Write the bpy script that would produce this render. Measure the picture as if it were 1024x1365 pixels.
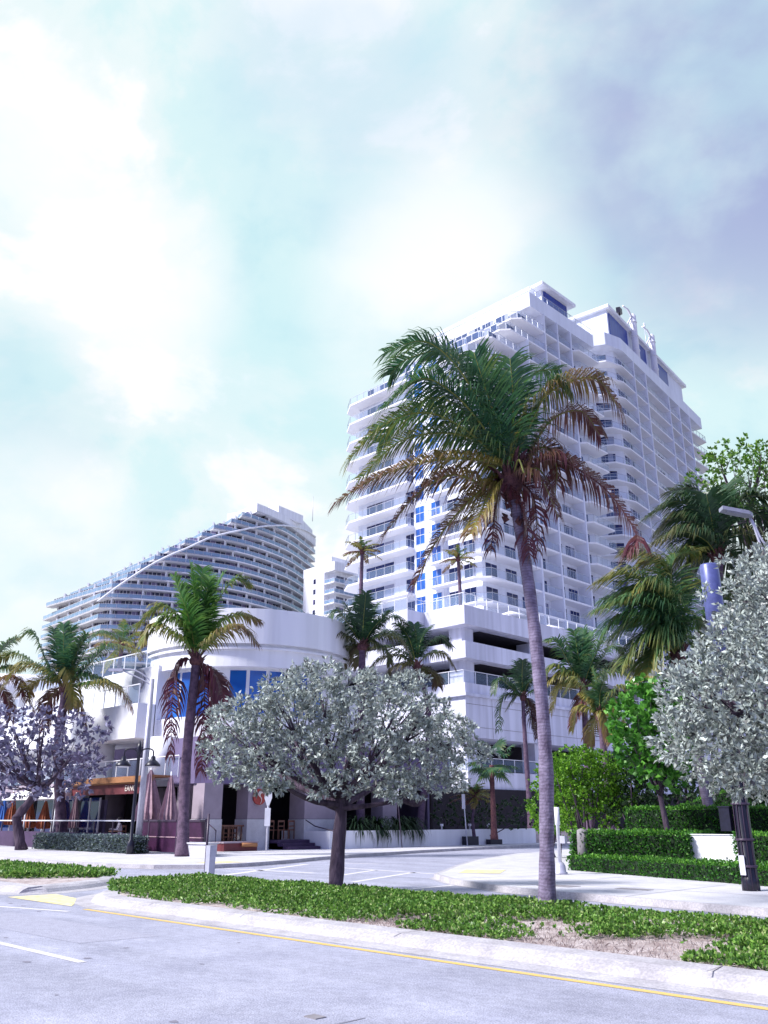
import bpy, math, random
import numpy as np
from mathutils import Vector, Matrix
random.seed(7); RNG = np.random.default_rng(7)
R = math.radians
sc = bpy.context.scene
for o in list(bpy.data.objects): bpy.data.objects.remove(o)
COL = sc.collection
# ------------------------------------------------------------------ camera
F_PX, HOR, CX, CY, EYE = 1150.0, 1092.0, 512.0, 682.5, 1.6
PITCH = math.atan((HOR - CY) / F_PX)
cam = bpy.data.cameras.new('camera'); camo = bpy.data.objects.new('camera', cam); COL.objects.link(camo)
cam.sensor_fit = 'VERTICAL'; cam.sensor_height = 24.0; cam.lens = F_PX / 1365 * 24.0
cam.clip_start = 0.1; cam.clip_end = 6000
camo.location = (0, 0, EYE); camo.rotation_euler = (R(90) + PITCH, 0, R(45))
sc.camera = camo
# ------------------------------------------------------------------ world
w = bpy.data.worlds.new('World'); sc.world = w; w.use_nodes = True
nt = w.node_tree; nt.nodes.clear()
def N(tree, t, **k):
    n = tree.nodes.new(t)
    for a, b in k.items():
        if a.startswith('i_'): n.inputs[a[2:]].default_value = b
        else: setattr(n, a, b)
    return n
SUN_EL, SUN_DIR = 42, Vector((-0.45, -0.9, 0))     # towards the sun, seen from the ground
sky = N(nt, 'ShaderNodeTexSky', sky_type='NISHITA', sun_disc=False)
sky.sun_elevation = R(SUN_EL); sky.sun_rotation = math.atan2(SUN_DIR.x, SUN_DIR.y)
bg1 = N(nt, 'ShaderNodeBackground'); bg1.inputs[1].default_value = 0.10
bg2 = N(nt, 'ShaderNodeBackground'); bg2.inputs[1].default_value = 0.75
tc = N(nt, 'ShaderNodeTexCoord')
def ramp(tree, stops, interp='EASE'):
    r = tree.nodes.new('ShaderNodeValToRGB'); r.color_ramp.interpolation = interp
    e = r.color_ramp.elements
    while len(e) < len(stops): e.new(0.5)
    for i, (p, c) in enumerate(stops):
        e[i].position = p; e[i].color = (c, c, c, 1) if isinstance(c, (int, float)) else (*c, 1)
    return r
mp = N(nt, 'ShaderNodeMapping'); mp.inputs['Scale'].default_value = (1.0, 1.0, 1.5); mp.inputs['Location'].default_value = (1.7, 0.35, 0.2)
n1 = N(nt, 'ShaderNodeTexNoise'); n1.inputs['Scale'].default_value = 3.4; n1.inputs['Detail'].default_value = 10; n1.inputs['Roughness'].default_value = 0.56; n1.inputs['Distortion'].default_value = 0.25
L = nt.links.new
L(tc.outputs['Generated'], mp.inputs[0]); L(mp.outputs[0], n1.inputs['Vector'])
r1 = ramp(nt, [(0.36, (0.60, 0.86, 0.92)), (0.47, (0.72, 0.93, 0.955)), (0.55, (0.86, 0.97, 0.98)), (0.62, (1.08, 1.06, 1.09))])
L(n1.outputs['Fac'], r1.inputs[0])
def spot(px, py, inner, outer):
    a = (px - CX) / F_PX; b = (CY - py) / F_PX; c, s_ = math.cos(PITCH), math.sin(PITCH)
    Y = c - b * s_; Z = s_ + b * c
    v = Vector((a * .70711 - Y * .70711, a * .70711 + Y * .70711, Z)).normalized()
    g = N(nt, 'ShaderNodeVectorMath', operation='DOT_PRODUCT'); g.inputs[1].default_value = v
    nv = N(nt, 'ShaderNodeVectorMath', operation='NORMALIZE'); L(tc.outputs['Generated'], nv.inputs[0]); L(nv.outputs[0], g.inputs[0])
    m = N(nt, 'ShaderNodeMapRange', interpolation_type='SMOOTHSTEP')
    m.inputs[1].default_value = math.cos(R(outer)); m.inputs[2].default_value = math.cos(R(inner))
    L(g.outputs['Value'], m.inputs[0]); return m
n2 = N(nt, 'ShaderNodeTexNoise'); n2.inputs['Scale'].default_value = 5.5; n2.inputs['Detail'].default_value = 8
L(mp.outputs[0], n2.inputs['Vector'])
r2 = ramp(nt, [(0.34, 0.45), (0.58, 1.0)])
L(n2.outputs['Fac'], r2.inputs[0])
cur = r1.outputs[0]
for (px, py, i, o_, col, f) in [(1050, 100, 2, 19, (0.38, 0.42, 0.70), 0.9), (470, 110, 1, 11, (0.58, 0.78, 0.92), 0.6),
                                (40, 545, 1, 7, (0.55, 0.78, 0.88), 0.6), (380, 520, 1, 10, (0.62, 0.90, 0.95), 0.45),
                                (600, 400, 2, 11, (1.08, 1.07, 1.08), 0.85), (180, 380, 1, 8, (1.08, 1.06, 1.07), 0.7), (40, 180, 1, 6, (1.07, 1.06, 1.06), 0.7),
                                (30, 740, 2, 9, (1.06, 1.05, 1.06), 0.8)]:
    m = spot(px, py, i, o_); mu = N(nt, 'ShaderNodeMath', operation='MULTIPLY'); L(m.outputs[0], mu.inputs[0]); L(r2.outputs[0], mu.inputs[1])
    m2 = N(nt, 'ShaderNodeMath', operation='MULTIPLY'); L(mu.outputs[0], m2.inputs[0]); m2.inputs[1].default_value = f
    mx = N(nt, 'ShaderNodeMix', data_type='RGBA'); L(m2.outputs[0], mx.inputs[0]); L(cur, mx.inputs[6]); mx.inputs[7].default_value = (*col, 1)
    cur = mx.outputs[2]
# unseen sky behind the camera, made darker and violet-blue to tint shaded sides
v = Vector((0.7, -0.7, 0.25)).normalized()
g = N(nt, 'ShaderNodeVectorMath', operation='DOT_PRODUCT'); g.inputs[1].default_value = v; L(tc.outputs['Generated'], g.inputs[0])
m = N(nt, 'ShaderNodeMapRange', interpolation_type='SMOOTHSTEP'); m.inputs[1].default_value = -0.35; m.inputs[2].default_value = 0.5; L(g.outputs['Value'], m.inputs[0])
mx = N(nt, 'ShaderNodeMix', data_type='RGBA'); L(m.outputs[0], mx.inputs[0]); L(cur, mx.inputs[6]); mx.inputs[7].default_value = (0.36, 0.42, 0.86, 1)
L(sky.outputs[0], bg1.inputs[0]); L(mx.outputs[2], bg2.inputs[0])
ms = N(nt, 'ShaderNodeMixShader'); ms.inputs[0].default_value = 0.94; L(bg1.outputs[0], ms.inputs[1]); L(bg2.outputs[0], ms.inputs[2])
out = N(nt, 'ShaderNodeOutputWorld'); L(ms.outputs[0], out.inputs[0])
# ------------------------------------------------------------------ sun, view
sl = bpy.data.lights.new('sun', 'SUN'); sl.energy = 4.9; sl.angle = R(10); sl.color = (1.0, 0.97, 0.95)
so = bpy.data.objects.new('sun', sl); COL.objects.link(so)
so.rotation_euler = (-Vector((SUN_DIR.normalized().x * math.cos(R(SUN_EL)), SUN_DIR.normalized().y * math.cos(R(SUN_EL)), math.sin(R(SUN_EL))))).to_track_quat('-Z', 'Y').to_euler()
sc.view_settings.view_transform = 'Standard'; sc.view_settings.look = 'None'
sc.view_settings.exposure = 0.47; sc.view_settings.gamma = 1.0
# ------------------------------------------------------------------ helpers
# Everything is laid out on the street grid: s runs along the avenue to the left, d straight across it. World = (-s, d, z).
Q = math.sqrt(.5)
def CR(X, Y, z=0): return ((Y - X) * Q, (X + Y) * Q, z)         # metres right of / ahead of the photographer
def at(x, y, Y):                                                # a place Y metres ahead, seen at x, y
    a = (x - CX) / F_PX; b = (CY - y) / F_PX; c, s_ = math.cos(PITCH), math.sin(PITCH)
    t = Y / (c - b * s_); return CR(a * t, Y, EYE + (s_ + b * c) * t)
def gr(x, y):
    a = (x - CX) / F_PX; b = (CY - y) / F_PX; c, s_ = math.cos(PITCH), math.sin(PITCH)
    t = -EYE / (s_ + b * c); return CR(a * t, (c - b * s_) * t)[:2]
ABS = {}
def link(name, me, parent=None, origin=(0, 0, 0)):
    o = bpy.data.objects.new(name, me); COL.objects.link(o)
    if parent is not None:
        o.parent = parent; ABS[o.name] = ABS[parent.name]
    else:
        ABS[o.name] = origin
        o.location = (-origin[0], origin[1], origin[2])
    return o
def tag(o, label=None, cat=None, group=None, kind=None):
    for k, v in (('label', label), ('category', cat), ('group', group), ('kind', kind)):
        if v: o[k] = v
    return o
def thing(name, label, cat, loc=(0, 0, 0), group=None):
    return tag(link(name, None, None, tuple(loc)), label, cat, group)
class MB:
    def __init__(s, xf=None): s.v = []; s.f = []; s.m = []; s.a = []; s.xf = xf; s.att = 0.0; s.smooth = set()
    def vert(s, p):
        if s.xf: p = s.xf(*p)
        s.v.append((float(p[0]), float(p[1]), float(p[2]))); s.a.append(s.att); return len(s.v) - 1
    def face(s, ids, m=0, sm=False):
        if sm: s.smooth.add(len(s.f))
        s.f.append(tuple(ids)); s.m.append(m)
    def poly(s, pts, m=0): s.face([s.vert(p) for p in pts], m)
    def box(s, x0, x1, y0, y1, z0, z1, m=0):
        i = [s.vert(p) for p in ((x0, y0, z0), (x1, y0, z0), (x1, y1, z0), (x0, y1, z0), (x0, y0, z1), (x1, y0, z1), (x1, y1, z1), (x0, y1, z1))]
        for q in ((0, 3, 2, 1), (4, 5, 6, 7), (0, 1, 5, 4), (1, 2, 6, 5), (2, 3, 7, 6), (3, 0, 4, 7)): s.face([i[k] for k in q], m)
    def prism(s, pl, z0, z1, m=0, mtop=None):
        n = len(pl); a = [s.vert((p[0], p[1], z0)) for p in pl]; b = [s.vert((p[0], p[1], z1)) for p in pl]
        for i in range(n): s.face((a[i], a[(i + 1) % n], b[(i + 1) % n], b[i]), m)
        s.face(b, m if mtop is None else mtop); s.face(a[::-1], m)
    def strip(s, pl, z0, z1, m=0):                              # an upright ribbon over a plan line
        a = [s.vert((p[0], p[1], z0)) for p in pl]; b = [s.vert((p[0], p[1], z1)) for p in pl]
        for i in range(len(pl) - 1): s.face((a[i], a[i + 1], b[i + 1], b[i]), m)
    def tube(s, pts, rad, n=8, m=0, cap=True):
        pts = [Vector(p) for p in pts]
        if not hasattr(rad, '__len__'): rad = [rad] * len(pts)
        rings = []; up = Vector((0.13, 0.29, 1))
        for i, p in enumerate(pts):
            t = (pts[min(i + 1, len(pts) - 1)] - pts[max(i - 1, 0)]).normalized()
            if abs(t.dot(up.normalized())) > 0.97: up = Vector((1, 0.2, 0.1))
            u = t.cross(up).normalized(); w_ = t.cross(u).normalized(); up = -w_ if False else up
            rings.append([s.vert(p + (u * math.cos(2 * math.pi * k / n) + w_ * math.sin(2 * math.pi * k / n)) * rad[i]) for k in range(n)])
        for a, b in zip(rings, rings[1:]):
            for k in range(n): s.face((a[k], a[(k + 1) % n], b[(k + 1) % n], b[k]), m, True)
        if cap: s.face(rings[0][::-1], m); s.face(rings[-1], m)
    def lathe(s, c, prof, n=16, m=0):
        rings = [[s.vert((c[0] + r * math.cos(2 * math.pi * k / n), c[1] + r * math.sin(2 * math.pi * k / n), c[2] + z)) for k in range(n)] for r, z in prof]
        for a, b in zip(rings, rings[1:]):
            for k in range(n): s.face((a[k], a[(k + 1) % n], b[(k + 1) % n], b[k]), m, True)
        s.face(rings[0][::-1], m); s.face(rings[-1], m)
    def add(s, o):
        n = len(s.v); fo = len(s.f)
        s.v += o.v; s.a += o.a; s.m += o.m; s.f += [tuple(i + n for i in f) for f in o.f]; s.smooth |= {i + fo for i in o.smooth}
    def build(s, name, mats, parent=None, origin=None):
        me = bpy.data.meshes.new(name)
        og = ABS[parent.name] if parent is not None else (origin or (0, 0, 0))
        me.from_pydata([(-(x - og[0]), y - og[1], z - og[2]) for x, y, z in s.v], [], [f[::-1] for f in s.f])
        if not isinstance(mats, (list, tuple)): mats = [mats]
        for m in mats: me.materials.append(m)
        me.polygons.foreach_set('material_index', s.m)
        if s.smooth: me.polygons.foreach_set('use_smooth', [i in s.smooth for i in range(len(s.f))])
        if any(s.a):
            at_ = me.attributes.new('h', 'FLOAT', 'POINT'); at_.data.foreach_set('value', s.a)
        me.update(); return link(name, me, parent, og)
class Batch:                                                     # at most 100 parts of a kind, the rest one part
    def __init__(s, name, mats, root, sub=None, submats=None): s.name = name; s.mats = mats; s.root = root; s.items = []; s.sub = sub; s.submats = submats
    def add(s, mb, sub=None):
        c = np.mean(np.array(mb.v[:8]), axis=0); s.items.append((float(np.linalg.norm(c)), len(s.items), mb, sub))
    def finish(s, lim=100):
        s.items.sort(key=lambda q: q[:2])
        for _, _, mb, sub in s.items[:lim]:
            o = mb.build(s.name, s.mats, s.root)
            if sub: sub.build(s.sub, s.submats, o)
        rest = s.items[lim:]
        if rest:
            A = MB(); B_ = MB()
            for _, _, mb, sub in rest:
                A.add(mb)
                if sub: B_.add(sub)
            o = tag(A.build(s.name, s.mats, s.root), kind='stuff')
            if B_.v: tag(B_.build(s.sub, s.submats, o), kind='stuff')
# ------------------------------------------------------------------ materials
def mat(name, col, rough=0.7, var=0.0, scale=3.0, bump=0.0, bscale=40, metal=0.0, spec=0.5, col2=None, stretch=(1, 1, 1), alpha=1.0, detail=5):
    m = bpy.data.materials.new(name); m.use_nodes = True; t = m.node_tree; b = t.nodes['Principled BSDF']
    b.inputs['Roughness'].default_value = rough; b.inputs['Metallic'].default_value = metal; b.inputs['Specular IOR Level'].default_value = spec
    b.inputs['Base Color'].default_value = (*col, 1); b.inputs['Alpha'].default_value = alpha
    g = t.nodes.new('ShaderNodeNewGeometry'); mp = t.nodes.new('ShaderNodeMapping'); mp.inputs['Scale'].default_value = stretch
    t.links.new(g.outputs['Position'], mp.inputs[0])
    if var or col2:
        n = t.nodes.new('ShaderNodeTexNoise'); n.inputs['Scale'].default_value = scale; n.inputs['Detail'].default_value = detail; n.inputs['Roughness'].default_value = 0.6
        t.links.new(mp.outputs[0], n.inputs['Vector'])
        c2 = col2 or tuple(c * (1 - var) for c in col)
        r = ramp(t, [(0.35, c2), (0.65, col)], 'LINEAR'); t.links.new(n.outputs['Fac'], r.inputs[0]); t.links.new(r.outputs[0], b.inputs['Base Color'])
    if bump:
        n = t.nodes.new('ShaderNodeTexNoise'); n.inputs['Scale'].default_value = bscale; n.inputs['Detail'].default_value = 3
        t.links.new(mp.outputs[0], n.inputs['Vector'])
        bp = t.nodes.new('ShaderNodeBump'); bp.inputs['Strength'].default_value = bump; bp.inputs['Distance'].default_value = 0.03
        t.links.new(n.outputs['Fac'], bp.inputs['Height']); t.links.new(bp.outputs[0], b.inputs['Normal'])
    return m
def leafmat(name, stops, rough=0.5, trans=0.3, spec=0.35, nscale=1.2):
    m = bpy.data.materials.new(name); m.use_nodes = True; t = m.node_tree; b = t.nodes['Principled BSDF']
    a = t.nodes.new('ShaderNodeAttribute'); a.attribute_name = 'h'
    r = ramp(t, stops, 'LINEAR'); t.links.new(a.outputs['Fac'], r.inputs[0])
    n = t.nodes.new('ShaderNodeTexNoise'); n.inputs['Scale'].default_value = nscale; n.inputs['Detail'].default_value = 3
    g = t.nodes.new('ShaderNodeNewGeometry'); t.links.new(g.outputs['Position'], n.inputs['Vector'])
    hs = t.nodes.new('ShaderNodeHueSaturation'); mr = t.nodes.new('ShaderNodeMapRange'); mr.inputs[3].default_value = 0.65; mr.inputs[4].default_value = 1.35
    t.links.new(n.outputs['Fac'], mr.inputs[0]); t.links.new(mr.outputs[0], hs.inputs['Value']); t.links.new(r.outputs[0], hs.inputs['Color'])
    t.links.new(hs.outputs[0], b.inputs['Base Color']); b.inputs['Roughness'].default_value = rough; b.inputs['Specular IOR Level'].default_value = spec
    tr = t.nodes.new('ShaderNodeBsdfTranslucent'); t.links.new(hs.outputs[0], tr.inputs[0])
    mx = t.nodes.new('ShaderNodeMixShader'); mx.inputs[0].default_value = trans
    t.links.new(b.outputs[0], mx.inputs[1]); t.links.new(tr.outputs[0], mx.inputs[2]); t.links.new(mx.outputs[0], t.nodes['Material Output'].inputs[0])
    return m
M = {}
M['asphalt'] = mat('asphalt', (0.45, 0.455, 0.56), 0.85, scale=1.1, bump=0.5, bscale=90, col2=(0.35, 0.355, 0.45), detail=12)
def speckle(m, sc, lo, hi, fac=.5, st=(1, 1, 1)):
    t = m.node_tree; b = t.nodes['Principled BSDF']; n = t.nodes.new('ShaderNodeTexNoise'); n.inputs['Scale'].default_value = sc; n.inputs['Detail'].default_value = 3
    g = t.nodes.new('ShaderNodeNewGeometry'); mp = t.nodes.new('ShaderNodeMapping'); mp.inputs['Scale'].default_value = st; t.links.new(g.outputs['Position'], mp.inputs[0]); t.links.new(mp.outputs[0], n.inputs['Vector'])
    r = ramp(t, [(.38, lo), (.62, hi)], 'LINEAR'); t.links.new(n.outputs['Fac'], r.inputs[0]); mx = t.nodes.new('ShaderNodeMix'); mx.data_type = 'RGBA'; mx.blend_type = 'MULTIPLY'; mx.inputs[0].default_value = fac
    src = b.inputs['Base Color'].links[0].from_socket; t.links.new(src, mx.inputs[6]); t.links.new(r.outputs[0], mx.inputs[7]); t.links.new(mx.outputs[2], b.inputs['Base Color'])
speckle(M['asphalt'], 55, .5, 1.25, .6); speckle(M['asphalt'], 1.1, .85, 1.08, .8, (.12, 1.3, 1)); speckle(M['asphalt'], 9, .8, 1.05, .6)
M['crack'] = mat('crack', (0.20, 0.19, 0.24), .9); M['patch'] = mat('asphalt_patch', (0.38, 0.38, 0.47), .9, var=.15, scale=6); speckle(M['patch'], 55, .5, 1.2, .6)
M['concrete'] = mat('concrete', (0.62, 0.61, 0.65), 0.85, scale=1.6, bump=0.3, bscale=60, col2=(0.50, 0.49, 0.53), detail=8)
M['kerb'] = mat('kerb', (0.53, 0.51, 0.54), 0.85, scale=2.2, bump=0.3, bscale=50, col2=(0.38, 0.36, 0.39), detail=8)
M['dirty'] = mat('old_kerb', (0.28, 0.26, 0.28), 0.9, var=0.3, scale=3)
M['wpaint'] = mat('road_white', (0.72, 0.70, 0.72), 0.7, scale=14, col2=(0.5, 0.48, 0.54), detail=8)
M['ypaint'] = mat('road_yellow', (0.78, 0.50, 0.10), 0.7, scale=16, col2=(0.55, 0.42, 0.2), detail=8)
M['tactile'] = mat('tactile', (0.75, 0.62, 0.22), 0.8, scale=6, col2=(0.66, 0.60, 0.45))
M['soil'] = mat('soil', (0.32, 0.25, 0.24), 0.95, scale=5, bump=1.0, bscale=35, col2=(0.60, 0.53, 0.52), detail=10)
speckle(M['concrete'], 40, .75, 1.05, .6); speckle(M['kerb'], 30, .7, 1.05, .7)
M['ground'] = mat('ground', (0.25, 0.23, 0.2), 0.95, var=0.3, scale=0.2)
M['white'] = mat('white_stucco', (0.83, 0.84, 0.88), 0.75, scale=0.35, col2=(0.78, 0.785, 0.84), bump=0.08, bscale=25, stretch=(1, 1, 0.35))
M['garage'] = mat('painted_concrete', (0.68, 0.69, 0.80), 0.8, scale=0.5, col2=(0.60, 0.605, 0.72), bump=0.1, bscale=20, stretch=(1, 1, 0.25))
M['towerw'] = mat('tower_paint', (0.73, 0.76, 0.86), 0.75, scale=0.12, col2=(0.67, 0.70, 0.81))
M['shadeint'] = mat('inside', (0.016, 0.011, 0.022), 0.9, var=0.4, scale=0.7)  # near black: the shade of open decks and rooms put into the colour
speckle(M['garage'], 1.2, .80, 1.03, .8, (1.4, 1.4, .06)); speckle(M['white'], 1.0, .88, 1.02, .8, (1.3, 1.3, .07)); speckle(M['towerw'], .8, .9, 1.02, .7, (1, 1, .05))
M['slab'] = mat('slab', (0.76, 0.76, 0.80), 0.7)
M['frame'] = mat('white_frame', (0.75, 0.76, 0.82), 0.4)
M['alu'] = mat('rail_metal', (0.42, 0.44, 0.52), 0.35, metal=0.4)
M['rglass'] = mat('rail_glass', (0.36, 0.50, 0.72), 0.08, alpha=0.2, spec=0.6)
M['hglass'] = mat('hotel_rail_glass', (0.20, 0.31, 0.46), 0.12, alpha=0.85, spec=0.7)
M['glass'] = mat('window_glass', (0.005, 0.007, 0.06), 0.06, spec=0.4, scale=0.25, col2=(0.012, 0.03, 0.14), detail=2)
M['bluegl'] = mat('blue_glass', (0.02, 0.14, 0.48), 0.08, spec=0.8, scale=0.5, col2=(0.012, 0.06, 0.30), detail=2)
M['screen'] = mat('blue_screen', (0.005, 0.02, 0.24), 0.4, scale=2.0, col2=(0.015, 0.06, 0.33), stretch=(1, 1, .1))
M['hdark'] = mat('hotel_glass', (0.02, 0.02, 0.06), 0.12, spec=0.8, scale=0.35, col2=(0.05, 0.055, 0.11), detail=2)
M['steel'] = mat('galvanised', (0.50, 0.50, 0.60), 0.45, metal=0.3, var=0.15, scale=6)
M['cyl'] = mat('blue_grey_metal', (0.11, 0.13, 0.34), 0.4, metal=0.2, var=0.25, scale=9)
M['black'] = mat('black_metal', (0.012, 0.012, 0.03), 0.35, var=0.4, scale=12)
M['dkrail'] = mat('dark_rail', (0.05, 0.03, 0.06), 0.4)
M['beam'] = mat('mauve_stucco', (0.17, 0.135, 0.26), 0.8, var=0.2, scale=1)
M['pillar'] = mat('taupe_stucco', (0.36, 0.30, 0.36), 0.8, var=0.15, scale=2)
M['orange'] = mat('orange_wood', (0.42, 0.19, 0.08), 0.6, var=0.3, scale=5, stretch=(1, 1, 8))
M['redbrd'] = mat('dark_red_board', (0.16, 0.03, 0.04), 0.6, var=0.2)
M['red'] = mat('red_disc', (0.42, 0.05, 0.04), 0.5, var=0.35, scale=6)
M['cream'] = mat('cream', (0.75, 0.68, 0.62), 0.6)
M['wine'] = mat('wine_panel', (0.05, 0.012, 0.05), 0.5, var=0.4, scale=2, spec=0.3)
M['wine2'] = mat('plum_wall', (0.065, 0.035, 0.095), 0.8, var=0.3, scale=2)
M['fabric'] = mat('pink_canvas', (0.40, 0.26, 0.31), 0.9, var=0.3, scale=6)
M['ofab'] = mat('orange_canvas', (0.30, 0.085, 0.04), 0.9, var=0.3, scale=6)
M['bfab'] = mat('blue_canvas', (0.04, 0.13, 0.42), 0.9, var=0.2)
M['awning'] = mat('white_canvas', (0.82, 0.80, 0.82), 0.9, var=0.05)
M['wood'] = mat('brown_wood', (0.20, 0.08, 0.05), 0.5, var=0.3, scale=9)
M['curt2'] = mat('pale_curtain', (0.30, 0.32, 0.46), 0.6, var=0.3, scale=3, stretch=(6, 6, 1))
M['curtain'] = mat('curtain', (0.28, 0.24, 0.42), 0.9, var=0.3, scale=2, stretch=(14, 14, 1))
M['greensign'] = mat('green_sign', (0.01, 0.30, 0.24), 0.4)
M['disk'] = mat('grey_disc', (0.36, 0.35, 0.42), 0.6, var=0.5, scale=30)
M['white_p'] = mat('white_enamel', (0.72, 0.72, 0.80), 0.4, var=0.1)
M['skin'] = mat('skin', (0.45, 0.27, 0.2), 0.6)
M['hair'] = mat('hair', (0.02, 0.015, 0.015), 0.6)
M['shirt'] = mat('shirt', (0.62, 0.58, 0.64), 0.9, var=0.1)
M['bark'] = mat('grey_bark', (0.10, 0.07, 0.105), 0.95, scale=5, col2=(0.035, 0.02, 0.038), bump=1.5, bscale=14, stretch=(1, 1, .25))
def palmbark(name, c1, c2):
    m = mat(name, c1, 0.9, scale=5, col2=c2, bump=0.6, bscale=20, detail=8)
    t = m.node_tree; b = t.nodes['Principled BSDF']; g = t.nodes.new('ShaderNodeNewGeometry')
    wv = t.nodes.new('ShaderNodeTexWave'); wv.bands_direction = 'Z'; wv.inputs['Scale'].default_value = 5.5; wv.inputs['Distortion'].default_value = 5; wv.inputs['Detail'].default_value = 2
    t.links.new(g.outputs['Position'], wv.inputs['Vector'])
    mx = t.nodes.new('ShaderNodeMix'); mx.data_type = 'RGBA'; mx.blend_type = 'MULTIPLY'; mx.inputs[0].default_value = 0.38
    src = b.inputs['Base Color'].links[0].from_socket; t.links.new(src, mx.inputs[6])
    r = ramp(t, [(0.1, 0.35), (0.5, 1.0)]); t.links.new(wv.outputs['Fac'], r.inputs[0]); t.links.new(r.outputs[0], mx.inputs[7]); t.links.new(mx.outputs[2], b.inputs['Base Color'])
    return m
M['pbark'] = palmbark('palm_bark', (0.27, 0.23, 0.34), (0.12, 0.09, 0.15))
M['pbark2'] = palmbark('palm_bark_dark', (0.15, 0.095, 0.15), (0.065, 0.04, 0.07))
M['fibre'] = mat('palm_fibre', (0.14, 0.06, 0.06), 0.95, scale=9, col2=(0.06, 0.02, 0.035), bump=1.2, bscale=30)
M['rachis'] = mat('palm_rib', (0.22, 0.24, 0.05), 0.6, var=0.3, scale=4)
# h: 0 fresh green, .5 olive / yellow, 1 dead brown-red
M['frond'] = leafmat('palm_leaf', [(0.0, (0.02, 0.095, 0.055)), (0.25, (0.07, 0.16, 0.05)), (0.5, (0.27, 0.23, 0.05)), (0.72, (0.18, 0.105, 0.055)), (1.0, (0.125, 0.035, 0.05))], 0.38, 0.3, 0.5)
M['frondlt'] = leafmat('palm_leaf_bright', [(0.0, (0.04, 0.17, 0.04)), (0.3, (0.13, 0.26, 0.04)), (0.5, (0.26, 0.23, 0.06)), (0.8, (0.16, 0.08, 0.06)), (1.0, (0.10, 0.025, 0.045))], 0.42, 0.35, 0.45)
M['frondshade'] = leafmat('palm_leaf_shaded', [(0.0, (0.010, 0.045, 0.025)), (0.25, (0.03, 0.08, 0.03)), (0.5, (0.12, 0.11, 0.04)), (0.75, (0.10, 0.055, 0.035)), (1.0, (0.06, 0.02, 0.03))], 0.4, 0.2, 0.45)  # darker copy of palm_leaf, shade painted into the colour
M['silver'] = leafmat('silver_leaf', [(0.0, (0.07, 0.06, 0.07)), (0.3, (0.19, 0.20, 0.19)), (0.7, (0.38, 0.44, 0.41)), (1.0, (0.62, 0.69, 0.65))], 0.5, 0.12, 0.4)
M['mauve'] = leafmat('grey_mauve_leaf', [(0.0, (0.06, 0.045, 0.09)), (0.4, (0.16, 0.14, 0.24)), (1.0, (0.32, 0.33, 0.45))], 0.55, 0.15, 0.3)
M['hedge'] = leafmat('hedge_leaf', [(0.0, (0.015, 0.07, 0.015)), (0.6, (0.05, 0.18, 0.025)), (1.0, (0.15, 0.36, 0.04))], 0.45, 0.25)
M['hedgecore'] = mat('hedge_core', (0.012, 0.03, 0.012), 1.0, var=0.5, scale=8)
M['ghedge'] = leafmat('grey_hedge_leaf', [(0.0, (0.05, 0.05, 0.09)), (1.0, (0.24, 0.32, 0.30))], 0.5, 0.15)
M['lime'] = leafmat('lime_leaf', [(0.0, (0.03, 0.10, 0.012)), (0.5, (0.10, 0.26, 0.02)), (1.0, (0.24, 0.46, 0.04))], 0.45, 0.35)
M['grape'] = leafmat('sea_grape_leaf', [(0.0, (0.02, 0.09, 0.012)), (0.5, (0.07, 0.24, 0.03)), (1.0, (0.16, 0.40, 0.06))], 0.3, 0.3)
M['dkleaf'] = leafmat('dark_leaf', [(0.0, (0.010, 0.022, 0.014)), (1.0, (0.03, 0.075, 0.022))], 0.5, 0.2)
M['treeleaf'] = leafmat('tree_leaf', [(0.0, (0.03, 0.09, 0.012)), (0.6, (0.08, 0.20, 0.02)), (1.0, (0.20, 0.34, 0.05))], 0.45, 0.4)
M['cover'] = leafmat('cover_leaf', [(0.0, (0.03, 0.08, 0.02)), (0.5, (0.10, 0.24, 0.035)), (0.85, (0.26, 0.45, 0.09)), (1.0, (0.44, 0.52, 0.22))], 0.4, 0.3)
M['straw'] = leafmat('dead_straw', [(0.0, (0.12, 0.07, 0.07)), (1.0, (0.45, 0.38, 0.36))], 0.9, 0.1)
GL = [M['slab'], M['alu'], M['rglass']]
# ------------------------------------------------------------------ ground, roads, kerbs
def struct(mb, name, mats, kind='structure'): return tag(mb.build(name, mats), kind=kind)
g = MB(); g.poly([(-2500, -2500, -0.03), (2500, -2500, -0.03), (2500, 2500, -0.03), (-2500, 2500, -0.03)]); struct(g, 'ground', M['ground'])
g = MB()
for i in range(-6, 16):
    for j in range(-3, 12): g.poly([(i * 12, j * 12, 0), (i * 12 + 12, j * 12, 0), (i * 12 + 12, j * 12 + 12, 0), (i * 12, j * 12 + 12, 0)])
struct(g, 'road', M['asphalt'])
def line(mb, a, b, wd, z=0.004, m=0):
    a = Vector((*a, 0)); b = Vector((*b, 0)); n = (b - a).normalized(); n = Vector((-n.y, n.x, 0)) * wd / 2
    mb.poly([(p.x, p.y, z) for p in (a - n, b - n, b + n, a + n)], m)
g = MB(); line(g, (-20, 8.62), (16.6, 8.62), 0.12); struct(g, 'median_edge_line', M['ypaint'])
g = MB()
for k in range(-3, 9): line(g, (10.6 + 12 * k, 5.55), (13.7 + 12 * k, 5.55), 0.12)
struct(g, 'lane_line', M['wpaint'])
g = MB(); line(g, (16.4, 8.2), (23, 6.4), 0.14); struct(g, 'turn_lane_line', M['wpaint'])
g = MB(); line(g, (-20, 15.75), (9.5, 15.75), 0.10); struct(g, 'far_lane_line', M['wpaint'])
g = MB()
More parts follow.
